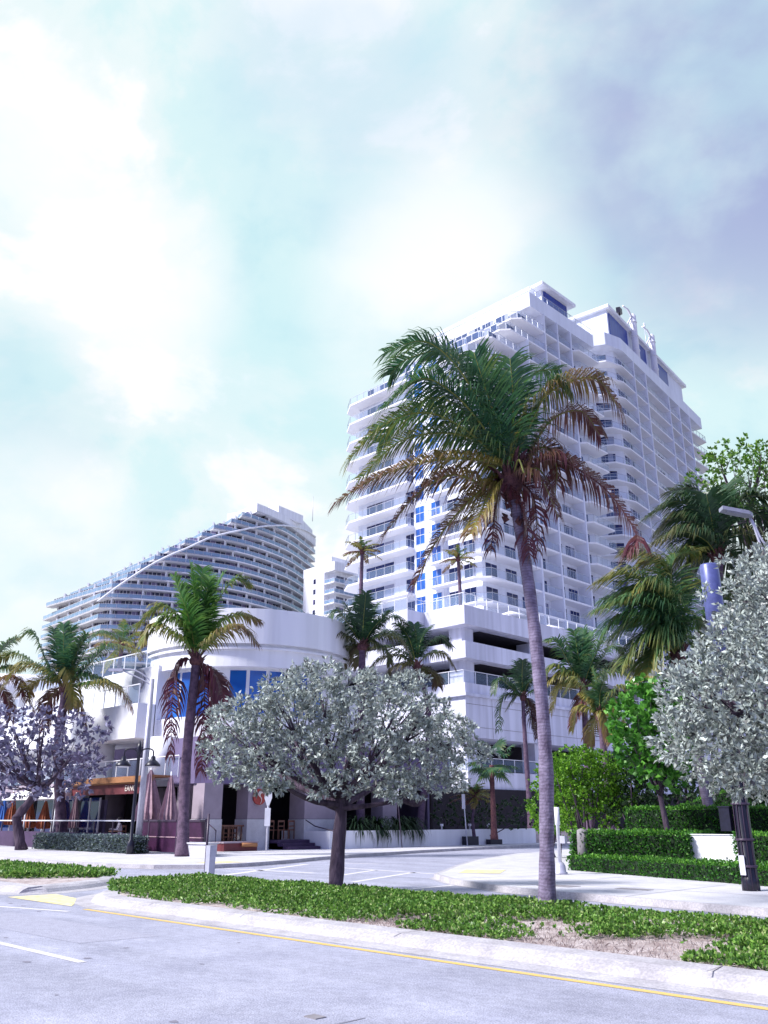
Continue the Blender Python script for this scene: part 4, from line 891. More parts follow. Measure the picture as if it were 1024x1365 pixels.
# centre and right
F(MP, 'frondlt', [B0, (672, 590), (660, 530), (650, 482)], YP, .0, .12, .75, 70, .12, y1=.2)
F(MP, X, [B0, (682, 590), (684, 530), (680, 478)], YP, .0, .08, .72, 70, .2, y1=-.6)
F(MP, X, [B0, (668, 580), (648, 520), (632, 470)], YP, .0, .08, .72, 70, .2, y1=-.6)
F(MP, X, [B0, (692, 590), (700, 540), (712, 498), (746, 492)], YP, .02, .12, .6, 70, .4, y1=.3)
F(MP, X, [B0, (697, 590), (722, 535), (742, 512), (756, 520)], YP, .05, .2, .6, 65, .6, y1=-.3)
F(MP, X, [B0, (690, 610), (712, 545), (752, 512), (795, 505), (826, 545)], YP, .28, .8, .72, 90, .8, y1=-.4)
F(MP, X, [B0, (700, 612), (735, 560), (775, 548), (800, 580)], YP, .62, .95, .6, 70, .9, y1=.5)
F(MP, X, [B0, (705, 622), (735, 610), (765, 622), (810, 655), (848, 712), (838, 738)], YP, .72, 1.0, .6, 95, .75, y1=-.5, ribm='fibre')
F(MP, X, [B0, (700, 615), (725, 596), (742, 620), (739, 672)], YP, .6, .95, .62, 70, .8, y1=.2)
F(MP, X, [B0, (700, 630), (722, 640), (745, 690)], YP, .62, .95, .5, 50, .8, y1=-.6)
F(MP, X, [B0, (690, 640), (712, 665), (717, 735)], YP, .95, 1.0, .5, 50, .9, y1=.2, ribm='fibre')
F(MP, X, [B0, (668, 645), (660, 680), (655, 735)], YP, .85, 1.0, .5, 45, .9, y1=.2, ribm='fibre')
F(MP, X, [B0, (682, 650), (700, 690), (706, 745)], YP, .95, 1.0, .45, 40, .9, y1=-.2, ribm='fibre')
# ================================================================== OTHER PALMS
def palm_px(label, base, topxy, Y, fronds, **k):
    """fronds given as photo lines around a crown at a known distance"""
    leafm = k.pop('leafm', 'frond'); leaf = k.pop('leaf', .6) * 1.4; nl = int(k.pop('nl', 60) * 1.45); extra = k.pop('extra', []); r0 = k.pop('r0', .17); r1 = k.pop('r1', .13); mid = k.pop('mid', None); bark = k.pop('bark', 'pbark2'); wd = k.pop('wd', .05); wind = k.pop('wind', WV * .7); group = k.pop('group', None); depth = k.pop('depth', 1.0); flare = k.pop('flare', 1.35)
    root = thing(k.pop('name', 'coconut_palm'), label, 'palm tree', base, group); t = Vector(at(*topxy, Y))
    palm_trunk(root, [base] + (mid or [Vector(base).lerp(t, .5)]) + [t], r0, r1, M[bark], flare=flare, ring=.16); heart(root, t, r1, .5)
    L_ = MB(); RB = MB(); DL = MB(); DR = MB()
    for i, (pts, h0, h1, dr) in enumerate(fronds):
        n = len(pts) ; dy = depth * math.sin(i * 2.4); l3 = [t] + [Vector(at(x, y, Y + dy * (j + 1) / n)) for j, (x, y) in enumerate(pts)]
        A, B_ = (DL, DR) if h0 > .8 else (L_, RB)
        frond(A, B_, l3, leaf, nl, h0, h1, wind, dr, wd, .14, .03)
    for az, el, ln, h in extra:
        a = R(az); hd = cvec(math.cos(a), 0, math.sin(a)); pts = [t]; p = Vector(t); e = R(el)
        for i in range(5):
            p = p + (hd * math.cos(e) + UP * math.sin(e)) * ln / 5; pts.append(p.copy()); e -= R((el + 62) / 5 * (.55 + .25 * i) * .62)
        A, B_ = (DL, DR) if h > .8 else (L_, RB)
        frond(A, B_, pts, leaf, nl, h, h + .15, wind, .5, wd, .14, .028)
    L_.build('crown', M[leafm], root); RB.build('frond_ribs', M['rachis'], root)
    if DL.v: DL.build('dead_fronds', M[leafm], root); DR.build('dead_frond_ribs', M['fibre'], root)
    return root
gA = gr(243, 1146)
palm_px('bright green palm beside the lettered canopy with long red dead fronds hanging at its trunk', (*gA, .1), (262, 880), 39.6,
    [([(262, 820), (254, 752)], 0, .1, .1), ([(272, 820), (298, 765)], 0, .1, .12), ([(252, 825), (232, 768)], 0, .1, .15), ([(275, 830), (310, 775), (332, 778)], .08, .35, .3),
     ([(245, 835), (215, 808), (182, 836)], .2, .4, .5), ([(250, 840), (222, 822), (196, 850)], .1, .3, .5), ([(282, 838), (318, 820), (346, 828)], .1, .6, .5), ([(285, 850), (320, 836), (344, 860)], .3, .75, .6),
     ([(258, 830), (245, 780)], 0, .1, .15), ([(268, 830), (280, 770)], 0, .1, .15), ([(240, 850), (205, 835), (188, 860)], .25, .45, .6), ([(266, 815), (270, 758)], 0, .1, .1),
     ([(240, 884), (230, 930), (228, 1010)], .95, 1, .9), ([(278, 900), (284, 950), (286, 1010)], .95, 1, .9), ([(272, 900), (272, 960), (268, 1030)], .95, 1, .9), ([(285, 895), (296, 920), (296, 950)], .9, 1, .9)],
    leafm='frondlt', leaf=.95, nl=60, wd=.075, mid=[at(248, 1020, 39.7)], r0=.25, r1=.20, wind=cvec(.06, 0, 0))
palm_px('palm with drooping dark green crown leaning over the grey clipped hedge', (48.3, 23.4, .1), (88, 918), 50.5,
    [([(90, 875), (96, 835)], .0, .1, .15), ([(80, 880), (72, 838)], .0, .1, .2), ([(65, 890), (45, 845), (28, 850)], .05, .25, .4), ([(105, 885), (130, 845), (172, 852)], .05, .2, .4), ([(115, 890), (145, 862), (185, 868)], .05, .3, .4),
     ([(70, 898), (30, 885), (5, 915)], .25, .5, .5), ([(65, 905), (38, 915), (45, 950)], .35, .65, .6), ([(120, 912), (155, 915), (188, 960)], .1, .8, .5), ([(108, 900), (135, 905), (160, 915)], .05, .3, .6),
     ([(100, 930), (110, 950), (118, 985)], .6, .85, .8), ([(90, 890), (98, 920), (98, 945)], .35, .5, .6), ([(60, 895), (20, 870), (0, 880)], .1, .4, .5), ([(85, 870), (85, 832)], 0, .1, .2), ([(98, 880), (115, 845)], 0, .15, .3), ([(75, 920), (62, 940), (60, 970)], .7, .9, .8)],
    leaf=1.0, nl=52, wd=.08, mid=[at(78, 1000, 50.2)], r0=.30, r1=.24)
palm_px('palm whose crown is half cut off by the left edge, reddish fronds hanging low', (53.5, 20.8, .1), (-14, 905), 52, 
    [([(0, 870), (22, 850)], .05, .2, .3), ([(5, 890), (30, 890)], .1, .3, .5), ([(5, 905), (25, 905), (36, 935)], .5, .95, .7), ([(-20, 870), (-25, 840)], 0, .1, .2), ([(-40, 880), (-70, 880)], .1, .3, .4), ([(0, 915), (12, 935), (14, 960)], .8, 1, .8)], leaf=.9, nl=45, wd=.08, r0=.3, r1=.25)
palm_px('dark green palm right of the white drum with pale old fronds at its heart', (37.7, 35.8, .9), (483, 862), 52, 
    [([(480, 830), (478, 795)], .03, .12, .2), ([(490, 830), (505, 805)], .03, .12, .2), ([(470, 840), (450, 815), (438, 830)], .05, .2, .4), ([(500, 840), (525, 822), (545, 835)], .05, .15, .4), ([(465, 850), (445, 845), (440, 862)], .3, .45, .6),
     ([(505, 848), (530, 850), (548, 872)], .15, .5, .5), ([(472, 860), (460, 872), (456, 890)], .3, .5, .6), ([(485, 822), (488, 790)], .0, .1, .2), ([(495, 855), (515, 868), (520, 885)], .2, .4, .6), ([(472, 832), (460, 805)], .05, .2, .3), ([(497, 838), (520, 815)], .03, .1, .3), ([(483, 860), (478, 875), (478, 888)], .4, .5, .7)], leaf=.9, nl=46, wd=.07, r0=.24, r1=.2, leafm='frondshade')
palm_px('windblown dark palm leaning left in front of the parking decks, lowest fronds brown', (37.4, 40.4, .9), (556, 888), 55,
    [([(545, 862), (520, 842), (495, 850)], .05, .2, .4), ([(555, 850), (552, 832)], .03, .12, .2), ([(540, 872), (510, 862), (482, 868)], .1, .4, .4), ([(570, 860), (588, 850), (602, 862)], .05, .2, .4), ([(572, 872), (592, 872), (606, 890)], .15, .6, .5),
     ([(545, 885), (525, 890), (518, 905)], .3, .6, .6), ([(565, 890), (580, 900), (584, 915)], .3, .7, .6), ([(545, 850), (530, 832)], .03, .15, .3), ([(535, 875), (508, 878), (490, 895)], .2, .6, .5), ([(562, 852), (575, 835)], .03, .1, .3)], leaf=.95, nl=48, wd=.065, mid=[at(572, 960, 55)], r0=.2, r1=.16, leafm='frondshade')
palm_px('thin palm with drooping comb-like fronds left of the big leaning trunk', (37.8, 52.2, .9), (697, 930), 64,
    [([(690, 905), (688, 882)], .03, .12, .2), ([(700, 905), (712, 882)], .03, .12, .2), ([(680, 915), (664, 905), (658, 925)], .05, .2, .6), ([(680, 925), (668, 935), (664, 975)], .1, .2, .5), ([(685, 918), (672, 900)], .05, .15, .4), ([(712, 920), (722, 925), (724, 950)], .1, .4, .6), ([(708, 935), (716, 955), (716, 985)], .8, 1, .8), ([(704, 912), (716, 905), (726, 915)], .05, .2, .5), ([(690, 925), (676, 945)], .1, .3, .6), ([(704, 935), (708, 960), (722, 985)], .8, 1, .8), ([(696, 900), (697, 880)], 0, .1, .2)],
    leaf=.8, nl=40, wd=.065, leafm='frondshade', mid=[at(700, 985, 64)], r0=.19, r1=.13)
palm_px('pair of palms behind the lime shrubs, the left and taller with a full upright crown', (26.4, 41.6, .1), (778, 915), 48,
    [([(772, 880), (765, 840)], .03, .12, .15), ([(782, 880), (790, 842)], .03, .12, .2), ([(762, 890), (742, 855), (728, 855)], .05, .2, .3), ([(795, 890), (815, 862), (832, 868)], .05, .2, .4), ([(758, 900), (738, 888), (726, 905)], .15, .3, .5), ([(800, 900), (828, 895), (848, 915)], .1, .3, .5),
     ([(765, 910), (745, 915), (735, 950)], .25, .5, .6), ([(795, 912), (812, 925), (818, 950)], .2, .4, .6), ([(776, 870), (778, 838)], 0, .1, .15), ([(765, 880), (752, 850)], .05, .15, .3), ([(788, 885), (805, 850)], .03, .15, .3), ([(790, 905), (822, 880), (850, 885)], .05, .2, .4), ([(778, 925), (770, 945), (762, 965)], .8, 1, .8), ([(762, 898), (735, 905), (722, 935)], .25, .5, .6)],
    leaf=.85, nl=46, wd=.075, r0=.19, r1=.15)
palm_px('pair of palms behind the lime shrubs, the right and shorter with yellowing skirt', (23.4, 38.8, .1), (800, 955), 44,
    [([(798, 925), (790, 890)], .1, .2, .3), ([(785, 930), (768, 905), (752, 925)], .2, .35, .5), ([(812, 930), (830, 915), (845, 935)], .15, .4, .5), ([(788, 945), (770, 945), (762, 975)], .3, .5, .6), ([(810, 945), (828, 955), (832, 980)], .3, .5, .6), ([(800, 925), (808, 895)], .08, .2, .3), ([(795, 955), (788, 975), (786, 995)], .4, .6, .7), ([(805, 950), (812, 970), (815, 990)], .35, .6, .7), ([(792, 935), (775, 925)], .3, .4, .5)],
    leaf=.7, nl=40, wd=.07, r0=.18, r1=.15, mid=[at(806, 1010, 44)])
palm_px('windswept yellow-green palm left of the blue-grey cylinder mast, fronds streaming left', (13.5, 28.8, .1), (905, 880), 30,
    [([(880, 800), (840, 765), (800, 775)], .15, .35, .35), ([(890, 790), (868, 745), (835, 735)], .12, .35, .3), ([(880, 820), (838, 800), (792, 815)], .05, .2, .4), ([(885, 835), (850, 825), (815, 850)], .05, .2, .5), ([(895, 790), (900, 745), (930, 735)], .1, .3, .3), ([(880, 845), (850, 855), (830, 885)], .08, .3, .6), ([(915, 800), (940, 775), (965, 800)], .05, .2, .4),
     ([(890, 810), (862, 780), (832, 800)], .1, .3, .5), ([(900, 800), (885, 755), (862, 748)], .2, .4, .3), ([(918, 830), (938, 830), (950, 860)], .1, .3, .5), ([(885, 850), (868, 872), (862, 905)], .1, .4, .6), ([(885, 825), (845, 790), (805, 800)], .03, .12, .5), ([(878, 828), (830, 822), (800, 845)], .03, .12, .5), ([(895, 840), (880, 850), (875, 880)], .1, .3, .7)],
    leaf=1.25, nl=80, wd=.05, bark='pbark', r0=.19, r1=.16, wind=cvec(-.3, -.05, 0))
palm_px('dark palm behind the street lamp head at right, fronds blown towards the tower', (13.3, 31.9, .1), (958, 745), 32,
    [([(940, 700), (905, 668), (862, 690)], .05, .25, .4), ([(945, 690), (930, 655), (895, 655)], .05, .25, .3), ([(940, 720), (905, 708), (870, 725)], .1, .4, .5), ([(960, 690), (965, 655), (985, 640)], .05, .2, .3), ([(975, 700), (1000, 680), (1030, 700)], .05, .2, .4), ([(975, 715), (1005, 715), (1035, 745)], .2, .4, .5), ([(945, 735), (925, 755), (915, 790)], .1, .3, .6), ([(950, 700), (942, 660)], .03, .1, .2), ([(935, 705), (905, 690), (880, 705)], .1, .3, .5), ([(970, 735), (985, 755), (990, 790)], .1, .4, .6), ([(965, 700), (990, 665), (1015, 660)], .05, .2, .4), ([(945, 740), (920, 735), (890, 760)], .1, .3, .6)],
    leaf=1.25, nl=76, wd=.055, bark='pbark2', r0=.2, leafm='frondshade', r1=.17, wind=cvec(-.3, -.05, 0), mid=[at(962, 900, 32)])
zt = 18.2
for (lb, bs, tx, Y) in (('small palm on the podium terrace at the left edge of the tall tower', (52.2, 49.9 + 2.6, 16.9), (484, 735), 73.0), ('small palm on the podium terrace in front of the blue windows of the tall tower', (50.0, 60.6, 16.9), (612, 745), 78.0)):
    tt = at(*tx, Y)
    palm(lb, (tt[0], tt[1], 16.9), (tt[0] + .1, tt[1], tt[2]), auto_fronds(15, 2.0, .1, .5, -35, 75, seed=3), r0=.20, r1=.15, leaf=.55, nl=20, wd=.10, group='palms on the podium terrace', droop=.5)
tt = at(163, 858, 75); palm('small dark palm against the curved hotel between the two big left palms', (tt[0], tt[1], 10), tt, auto_fronds(15, 3.4, .15, .35, -30, 70, seed=5), r0=.2, r1=.16, leaf=.8, nl=26, wd=.11)
# spiky plants on the drum roof
def spiky(name, label, base, n, ln, wd, m, cat='plant', grp=None, seed=1, hr=(0, .5), arch=.6, el0=20):
    r = random.Random(seed); root = thing(name, label, cat, base, grp); a = MB()
    for i in range(n):
        az = r.uniform(0, 6.28); e = R(r.uniform(el0, 85)); p = Vector(base); w_ = wd * r.uniform(.7, 1.2); l = ln * r.uniform(.7, 1.15); prev = None
        for j in range(5):
            hd = Vector((math.cos(az), math.sin(az), 0)); sd_ = Vector((-math.sin(az), math.cos(az), 0)) * w_ * (.5, .6, .5, .3, .02)[j]; a.att = min(1, r.uniform(*hr) + .05 * j)
            c_ = (a.vert(p + sd_), a.vert(p - sd_))
            if prev: a.face((prev[0], prev[1], c_[1], c_[0]))
            prev = c_; p = p + (hd * math.cos(e) + UP * math.sin(e)) * l / 4; e -= R(arch * 34)
    a.build('leaves', M[m], root); return root
for i, (x, y, Y) in enumerate([(402, 816, 52), (412, 812, 52), (424, 815, 52.4), (347, 810, 52.5)]):
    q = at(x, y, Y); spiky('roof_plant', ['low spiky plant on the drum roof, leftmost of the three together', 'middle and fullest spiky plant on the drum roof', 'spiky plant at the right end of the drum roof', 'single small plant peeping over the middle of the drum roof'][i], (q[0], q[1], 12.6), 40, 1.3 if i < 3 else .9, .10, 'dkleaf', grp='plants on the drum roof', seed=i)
# ferns spilling over the planter, fan palm, undergrowth
ferns = [(475, 1095, 36.7, 34.6), (505, 1095, 36.6, 36), (532, 1095, 36.5, 37.6), (548, 1095, 36.5, 38.6)]
for i, (x, y, s_, d_) in enumerate(ferns):
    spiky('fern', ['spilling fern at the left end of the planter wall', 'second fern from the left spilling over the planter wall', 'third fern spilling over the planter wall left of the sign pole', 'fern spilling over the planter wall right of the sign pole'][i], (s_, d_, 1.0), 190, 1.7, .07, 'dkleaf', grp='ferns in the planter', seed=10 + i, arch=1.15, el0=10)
q = at(655, 1015, 53)
fp = thing('fan_palm', 'dark fan palm with round leaves below the railed gallery', 'palm tree', (q[0], q[1], .5)); palm_trunk(fp, [(q[0], q[1], .5), (q[0], q[1], q[2] - .2)], .16, .14, M['fibre'], ring=.2)
a = MB()
rr_ = random.Random(4)
for i in range(26):
    az = rr_.uniform(0, 6.28); e = R(rr_.uniform(-50, 75)); hd = Vector((math.cos(az), math.sin(az), 0)); D_ = (hd * math.cos(e) + UP * math.sin(e)); c_ = Vector((q[0], q[1], q[2])) + D_ * rr_.uniform(.8, 1.3); S_ = D_.cross(UP).normalized() if abs(D_.z) < .98 else Vector((1, 0, 0)); U_ = S_.cross(D_)
    for j in range(16):
        an = R(-110 + 220 * j / 15); dd = (D_ * math.cos(an) + S_ * math.sin(an) + U_ * -.15).normalized(); wv = dd.cross(U_).normalized() * .05; l = rr_.uniform(.6, .85); a.att = rr_.uniform(0, .35)
        i0 = a.vert(c_); i1 = a.vert(c_ + dd * l * .5 + wv); i2 = a.vert(c_ + dd * l - UP * .12); i3 = a.vert(c_ + dd * l * .5 - wv); a.face((i0, i1, i2, i3))
a.build('crown', M['frond'], fp)
# ================================================================== BROADLEAF TREES AND SHRUBS
def hsil(n): return np.clip(RNG.normal(.62, .25, n), 0, 1)
bs = (*gr(447, 1199), .1); Yt = 20.4
lobes = [(300, 962, 26), (288, 985, 20), (322, 945, 24), (345, 958, 30), (335, 990, 34), (372, 925, 30), (405, 908, 28), (435, 898, 22), (385, 955, 38), (430, 935, 36), (468, 920, 26), (505, 918, 26), (540, 915, 26), (556, 905, 12), (475, 958, 38), (525, 955, 36), (572, 945, 28), (600, 968, 26), (560, 985, 34), (612, 998, 24), (636, 1003, 14), (655, 1006, 8), (625, 975, 14), (350, 1022, 26), (310, 1012, 22), (398, 1000, 34), (440, 985, 30), (455, 1018, 26), (500, 1005, 32), (548, 1018, 28), (592, 1022, 24), (505, 1042, 20), (560, 1048, 18), (395, 1040, 18), (430, 1048, 14), (610, 1042, 12), (370, 1048, 12), (290, 1030, 12), (280, 1000, 12), (415, 885, 10), (490, 900, 12), (430, 1046, 20), (474, 1048, 18), (350, 1044, 18), (532, 1050, 22), (325, 1035, 16), (585, 1046, 16)]
tree('buttonwood_tree', 'wide silver-leaved tree with forked grey trunk in the middle of the median', 'tree', bs, [at(451, 1130, Yt), at(455, 1085, Yt), at(452, 1062, Yt)], pb(lobes, Yt, .8, 1.3, 2), M['silver'], M['bark'], 620, 6, .115, .046, .165, hfun=hsil, nb=20, shell=.34, spread=1.3)
# its low limbs
lm = MB(); st = at(452, 1078, Yt)
for pts in ([st, at(430, 1068, Yt), at(412, 1045, Yt + .2), at(400, 1010, Yt + .3)], [st, at(468, 1076, Yt - .1), at(490, 1074, Yt - .3), at(530, 1066, Yt - .6), at(560, 1040, Yt - .6)], [st, at(455, 1050, Yt + .3), at(462, 1010, Yt + .5)], [at(540, 1066, Yt - .6), at(556, 1072, Yt - .8), at(570, 1060, Yt - .9)]):
    lm.tube(bez(pts, 12), [.085 * (1 - .06 * i) for i in range(13)], 8)
lm.build('low_limbs', M['bark'], [o for o in COL.objects if o.name.startswith('buttonwood_tree')][0])
lobes = [(992, 785, 26), (1015, 800, 36), (972, 752, 12), (1040, 770, 50), (938, 885, 30), (985, 850, 42), (1020, 870, 60), (945, 850, 14), (975, 815, 20), (940, 790, 8), (920, 920, 48), (965, 930, 60), (1020, 940, 60), (905, 985, 34), (940, 1000, 42), (985, 1005, 48), (1030, 1010, 45), (960, 1040, 22), (1000, 1040, 28), (893, 960, 20), (1080, 880, 90), (1090, 980, 70), (1100, 800, 60), (960, 745, 8), (886, 1005, 12), (912, 905, 18), (1010, 752, 26)]
Yr = 12.6
tree('buttonwood_tree', 'big near silver-leaved tree at the right edge, hiding most of the cylinder mast', 'tree', (*CR(7.2, 12.6)[:2], .1), [CR(7.1, 12.6, 1.6), CR(6.9, 12.6, 2.6)], pb(lobes, Yr, .95, .8, 2), M['silver'], M['bark'], 850, 6, .088, .036, .16, hfun=hsil, nb=14, shell=.42)
lobes = [(20, 975, 34), (60, 965, 30), (95, 968, 26), (125, 978, 20), (15, 1015, 36), (55, 1010, 36), (95, 1010, 32), (120, 1018, 22), (30, 1050, 26), (75, 1048, 30), (105, 1050, 18), (5, 960, 26), (-20, 1000, 44), (130, 972, 14), (110, 955, 16), (-10, 1050, 24), (108, 1036, 20)]
tree('buttonwood_tree', 'grey-mauve leaved tree with a leaning dark trunk at the left edge before the white building', 'tree', (46.2, 20.2, .1), [at(22, 1090, 47), at(40, 1068, 47), at(52, 1050, 47)], pb(lobes, 47, .85, 1.6, 2), M['mauve'], M['bark'], 28, 6, .30, .15, .26, nb=12)
lobes = [(850, 935, 30), (880, 925, 26), (835, 960, 28), (870, 965, 36), (905, 945, 26), (845, 995, 26), (880, 1000, 34), (830, 985, 16), (862, 915, 16), (900, 990, 30), (868, 1030, 22), (895, 1030, 24)]
tree('sea_grape_tree', 'sea grape tree with big glossy round bright green leaves beside the silver tree', 'tree', (13.4, 25.6, .1), [at(880, 1060, 27.6)], pb(lobes, 27.5, .9, .8, 2), M['grape'], M['bark'], 170, 5, .19, .17, .10, nb=10, shell=.4)
def clump(name, label, lobes, Y, m, dens, k, ln, wd, cat='shrub', jit=.8, grp=None, stems=((0, 0),), ground=.1, shell=.4, spread=1.0, depth=2):
    c = at(lobes[0][0], lobes[0][1], Y); root = thing(name, label, cat, (c[0], c[1], ground), grp); bl = pb(lobes, Y, .95, jit, depth)
    st = MB()
    for q in bl[::2]: branch(st, (c[0] + random.uniform(-.25, .25), c[1] + random.uniform(-.25, .25), ground), q[0], .06, .015, n=5)
    st.build('stems', M['bark'], root); C, O = crown_pts(bl, dens, shell); leaf_build('crown', M[m], *rosettes(C, O, k, ln, wd, spread), parent=root, curl=.1); return root
clump('round_shrub', 'lime green rounded shrub right behind the leaning palm trunk', [(730, 1045, 22), (722, 1075, 18), (735, 1020, 16), (745, 1060, 22), (728, 1098, 16), (738, 1090, 20), (748, 1030, 18)], 38, 'lime', 420, 6, .11, .07)
clump('round_shrub', 'wide lime green shrub with leggy pale stems between palm trunk and sea grape tree', [(775, 1030, 28), (800, 1018, 22), (760, 1012, 18), (785, 1060, 28), (815, 1040, 24), (765, 1075, 22), (820, 1065, 22), (775, 1005, 12), (808, 1085, 20), (790, 1040, 30), (760, 1045, 28), (740, 1030, 18), (825, 1030, 18), (835, 1060, 18), (755, 1095, 20)], 36, 'lime', 420, 6, .11, .07)
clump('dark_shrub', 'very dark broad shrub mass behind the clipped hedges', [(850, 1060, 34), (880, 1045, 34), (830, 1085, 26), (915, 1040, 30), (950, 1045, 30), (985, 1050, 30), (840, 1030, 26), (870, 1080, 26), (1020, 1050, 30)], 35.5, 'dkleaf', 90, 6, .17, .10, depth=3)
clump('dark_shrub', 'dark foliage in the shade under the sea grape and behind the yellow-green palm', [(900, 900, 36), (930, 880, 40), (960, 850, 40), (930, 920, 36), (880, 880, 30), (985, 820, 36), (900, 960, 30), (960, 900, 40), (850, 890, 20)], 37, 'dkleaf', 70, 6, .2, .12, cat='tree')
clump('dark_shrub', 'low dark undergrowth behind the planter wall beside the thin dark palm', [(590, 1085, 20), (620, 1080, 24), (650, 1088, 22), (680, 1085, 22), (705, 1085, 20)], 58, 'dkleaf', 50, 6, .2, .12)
q = at(630, 1050, 54); palm('short dark palm with thin trunk rising from behind the planter wall', (35.6, 43.4, .1), at(633, 1062, 55.8), auto_fronds(16, 1.7, .1, .5, -30, 70, seed=8), r0=.10, r1=.08, leaf=.5, nl=22, wd=.07)
# airy green tree, upper right
lobes = [(960, 615, 30), (990, 600, 20), (1000, 640, 44), (950, 650, 26), (925, 640, 18), (1015, 605, 22), (975, 670, 30), (935, 675, 16), (1020, 680, 40), (965, 592, 9), (992, 586, 8), (915, 660, 10), (1050, 630, 50), (945, 610, 9)]
tree('leafy_tree', 'airy light green broadleaf tree against the sky in the upper right corner', 'tree', (14.5, 40.5, 0), [at(1010, 900, 40), at(1005, 760, 40), at(995, 700, 40)], pb(lobes, 40, .85, 1.5, 2), M['treeleaf'], M['bark'], 46, 6, .20, .12, .2, nb=14, shell=.85, spread=1.4)
# ---- clipped hedges: a dark core under a skin of small leaves
def hedge(label, x0, x1, y0, y1, z0, z1, m='hedge', dens=300, ln=.085, wd=.05, grp='clipped hedges', skew=None, name='hedge', core='hedgecore'):
    root = thing(name, label, 'hedge', ((x0 + x1) / 2, (y0 + y1) / 2, z0), grp); g = MB(); e = .06
    sk = skew or (lambda p: p)
    def tr(x, y, z): return sk((x, y, z))
    g.xf = tr; n_ = 12
    for i in range(n_): g.box(x0 + e + (x1 - x0 - 2 * e) * i / n_, x0 + e + (x1 - x0 - 2 * e) * (i + 1) / n_, y0 + e, y1 - e, z0, z1 - e)
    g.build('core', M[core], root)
    P_ = []; O_ = []
    def faceN(n, f, o):
        u = RNG.uniform(0, 1, (n, 2)); p = np.array([f(a, b) for a, b in u]); P_.append(p); O_.append(np.tile(o, (n, 1)))
    lx, ly, lz = x1 - x0, y1 - y0, z1 - z0
    faceN(int(dens * lx * lz), lambda a, b: (x0 + a * lx, y0, z0 + b * lz), (0, -1, .3)); faceN(int(dens * lx * ly * .8), lambda a, b: (x0 + a * lx, y0 + b * ly, z1), (0, -.2, 1))
    faceN(int(dens * ly * lz), lambda a, b: (x1, y0 + a * ly, z0 + b * lz), (1, 0, .3)); faceN(int(dens * ly * lz), lambda a, b: (x0, y0 + a * ly, z0 + b * lz), (-1, 0, .3))
    P_ = np.concatenate(P_); O_ = np.concatenate(O_); nn = np.sin(P_[:, 0] * 2.7) * np.sin(P_[:, 2] * 4 + P_[:, 1] * 2.3)
    P_ = P_ + O_ * (RNG.normal(-.03, .03, (len(P_), 1)) + .03 * nn[:, None]); P_ = np.array([sk(tuple(p)) for p in P_])
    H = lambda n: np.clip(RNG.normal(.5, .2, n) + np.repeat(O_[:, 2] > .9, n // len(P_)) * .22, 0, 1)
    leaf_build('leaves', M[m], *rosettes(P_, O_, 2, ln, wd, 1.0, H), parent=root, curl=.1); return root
sk1 = lambda p: (p[0], p[1] + (21.6 + (p[0] - 9) * .36 if p[0] > 4 else 19.8), p[2])
hedge('lowest knee-high hedge running along the right pavement edge', -6, 16.2, 0, 1.1, .13, .55, skew=sk1, dens=420, ln=.07, wd=.045)
hedge('waist-high hedge block left of the white wall panel', 12.5, 16.35, 24.6, 26.6, .13, 1.22, dens=420)
hedge('waist-high hedge block behind the black post, right of the white wall panel', 2, 11.0, 24.4, 26.4, .13, 1.22, dens=350)
hedge('long middle tier hedge above the white wall panel', 2, 16.3, 28.0, 29.6, .13, 1.95, dens=300)
hedge('topmost hedge tier under the silver tree, its left end sloping down', 5, 17.2, 31, 32.8, .13, 2.62, dens=240, skew=lambda p: (p[0], p[1], p[2] * (1 - max(0, p[0] - 13.8) * .10)))
t = thing('garden_wall', 'plain white wall panel between two hedge blocks', 'wall', (11.7, 25.2, .13)); m_ = MB(); m_.box(10.8, 12.7, 25.0, 25.2, .13, 1.18); m_.build('panel', M['white'], t); m_ = MB(); m_.box(10.8, 12.7, 24.97, 25.23, 1.18, 1.2); m_.build('coping', M['white'], t)
hedge('grey-green clipped hedge in front of the restaurant patio at the left', 37.2, 47.6, 21.4, 22.1, .13, .85, m='ghedge', dens=200, ln=.11, wd=.07, grp='')
# ---- ground cover
def cover(name, fn, n, hmax=.26, m='cover', ln=.075, wd=.045, k=7, hf=None):
    P_ = []
    while len(P_) < n:
        u = RNG.uniform(0, 1, 3); p = fn(*u)
        if p is not None: P_.append(p)
    P_ = np.array(P_); O = np.tile((0, 0, 1.0), (len(P_), 1)); z = P_[:, 2].copy()
    return tag(leaf_build(name, M[m], *rosettes(P_, O + RNG.normal(0, .25, O.shape), k, ln, wd, 1.5, hf), origin=(P_[:, 0].mean(), P_[:, 1].mean(), .1), curl=.1), kind='stuff')
def nse(x, y): return math.sin(x * 1.9 + 1.3) * math.sin(y * 2.3 + .4) * .5 + math.sin(x * 4.1 + y * 3.3) * .3 + math.sin(x * .7 - y * 1.1) * .35
def f1(a, b, c):
    s_ = -6 + 26.5 * a ** .95; d_ = 9.75 + 4.25 * b
    if s_ > 17.0 and ((s_ - 17.4) / 2.9) ** 2 + ((d_ - 12.2) / 2.2) ** 2 > 1: return None
    if s_ < 11:                                       # patchy, sandy end of the bed near the palm
        bare = min(.75, (11 - s_) * .10) + (.45 if d_ < 10.7 else 0) + (.25 if d_ < 11.7 and s_ > 5 else 0)
        if nse(s_, d_) + random.uniform(-.25, .25) < bare - .62 + (-.9 if s_ < 5.2 else 0): return None
    elif d_ < 10.25 and random.random() < .6: return None
    if nse(s_ * 1.3 + 5, d_ * 1.6) < -.42 and random.random() < .8: return None
    hh = .07 + .19 * (.6 + .4 * nse(s_ * 1.7, d_ * 1.9)) * min(1, (d_ - 9.6) * .8, (14.6 - d_) * .6) * (.55 if s_ < 9 else 1)
    return (s_, d_, .11 + hh * c ** .6)
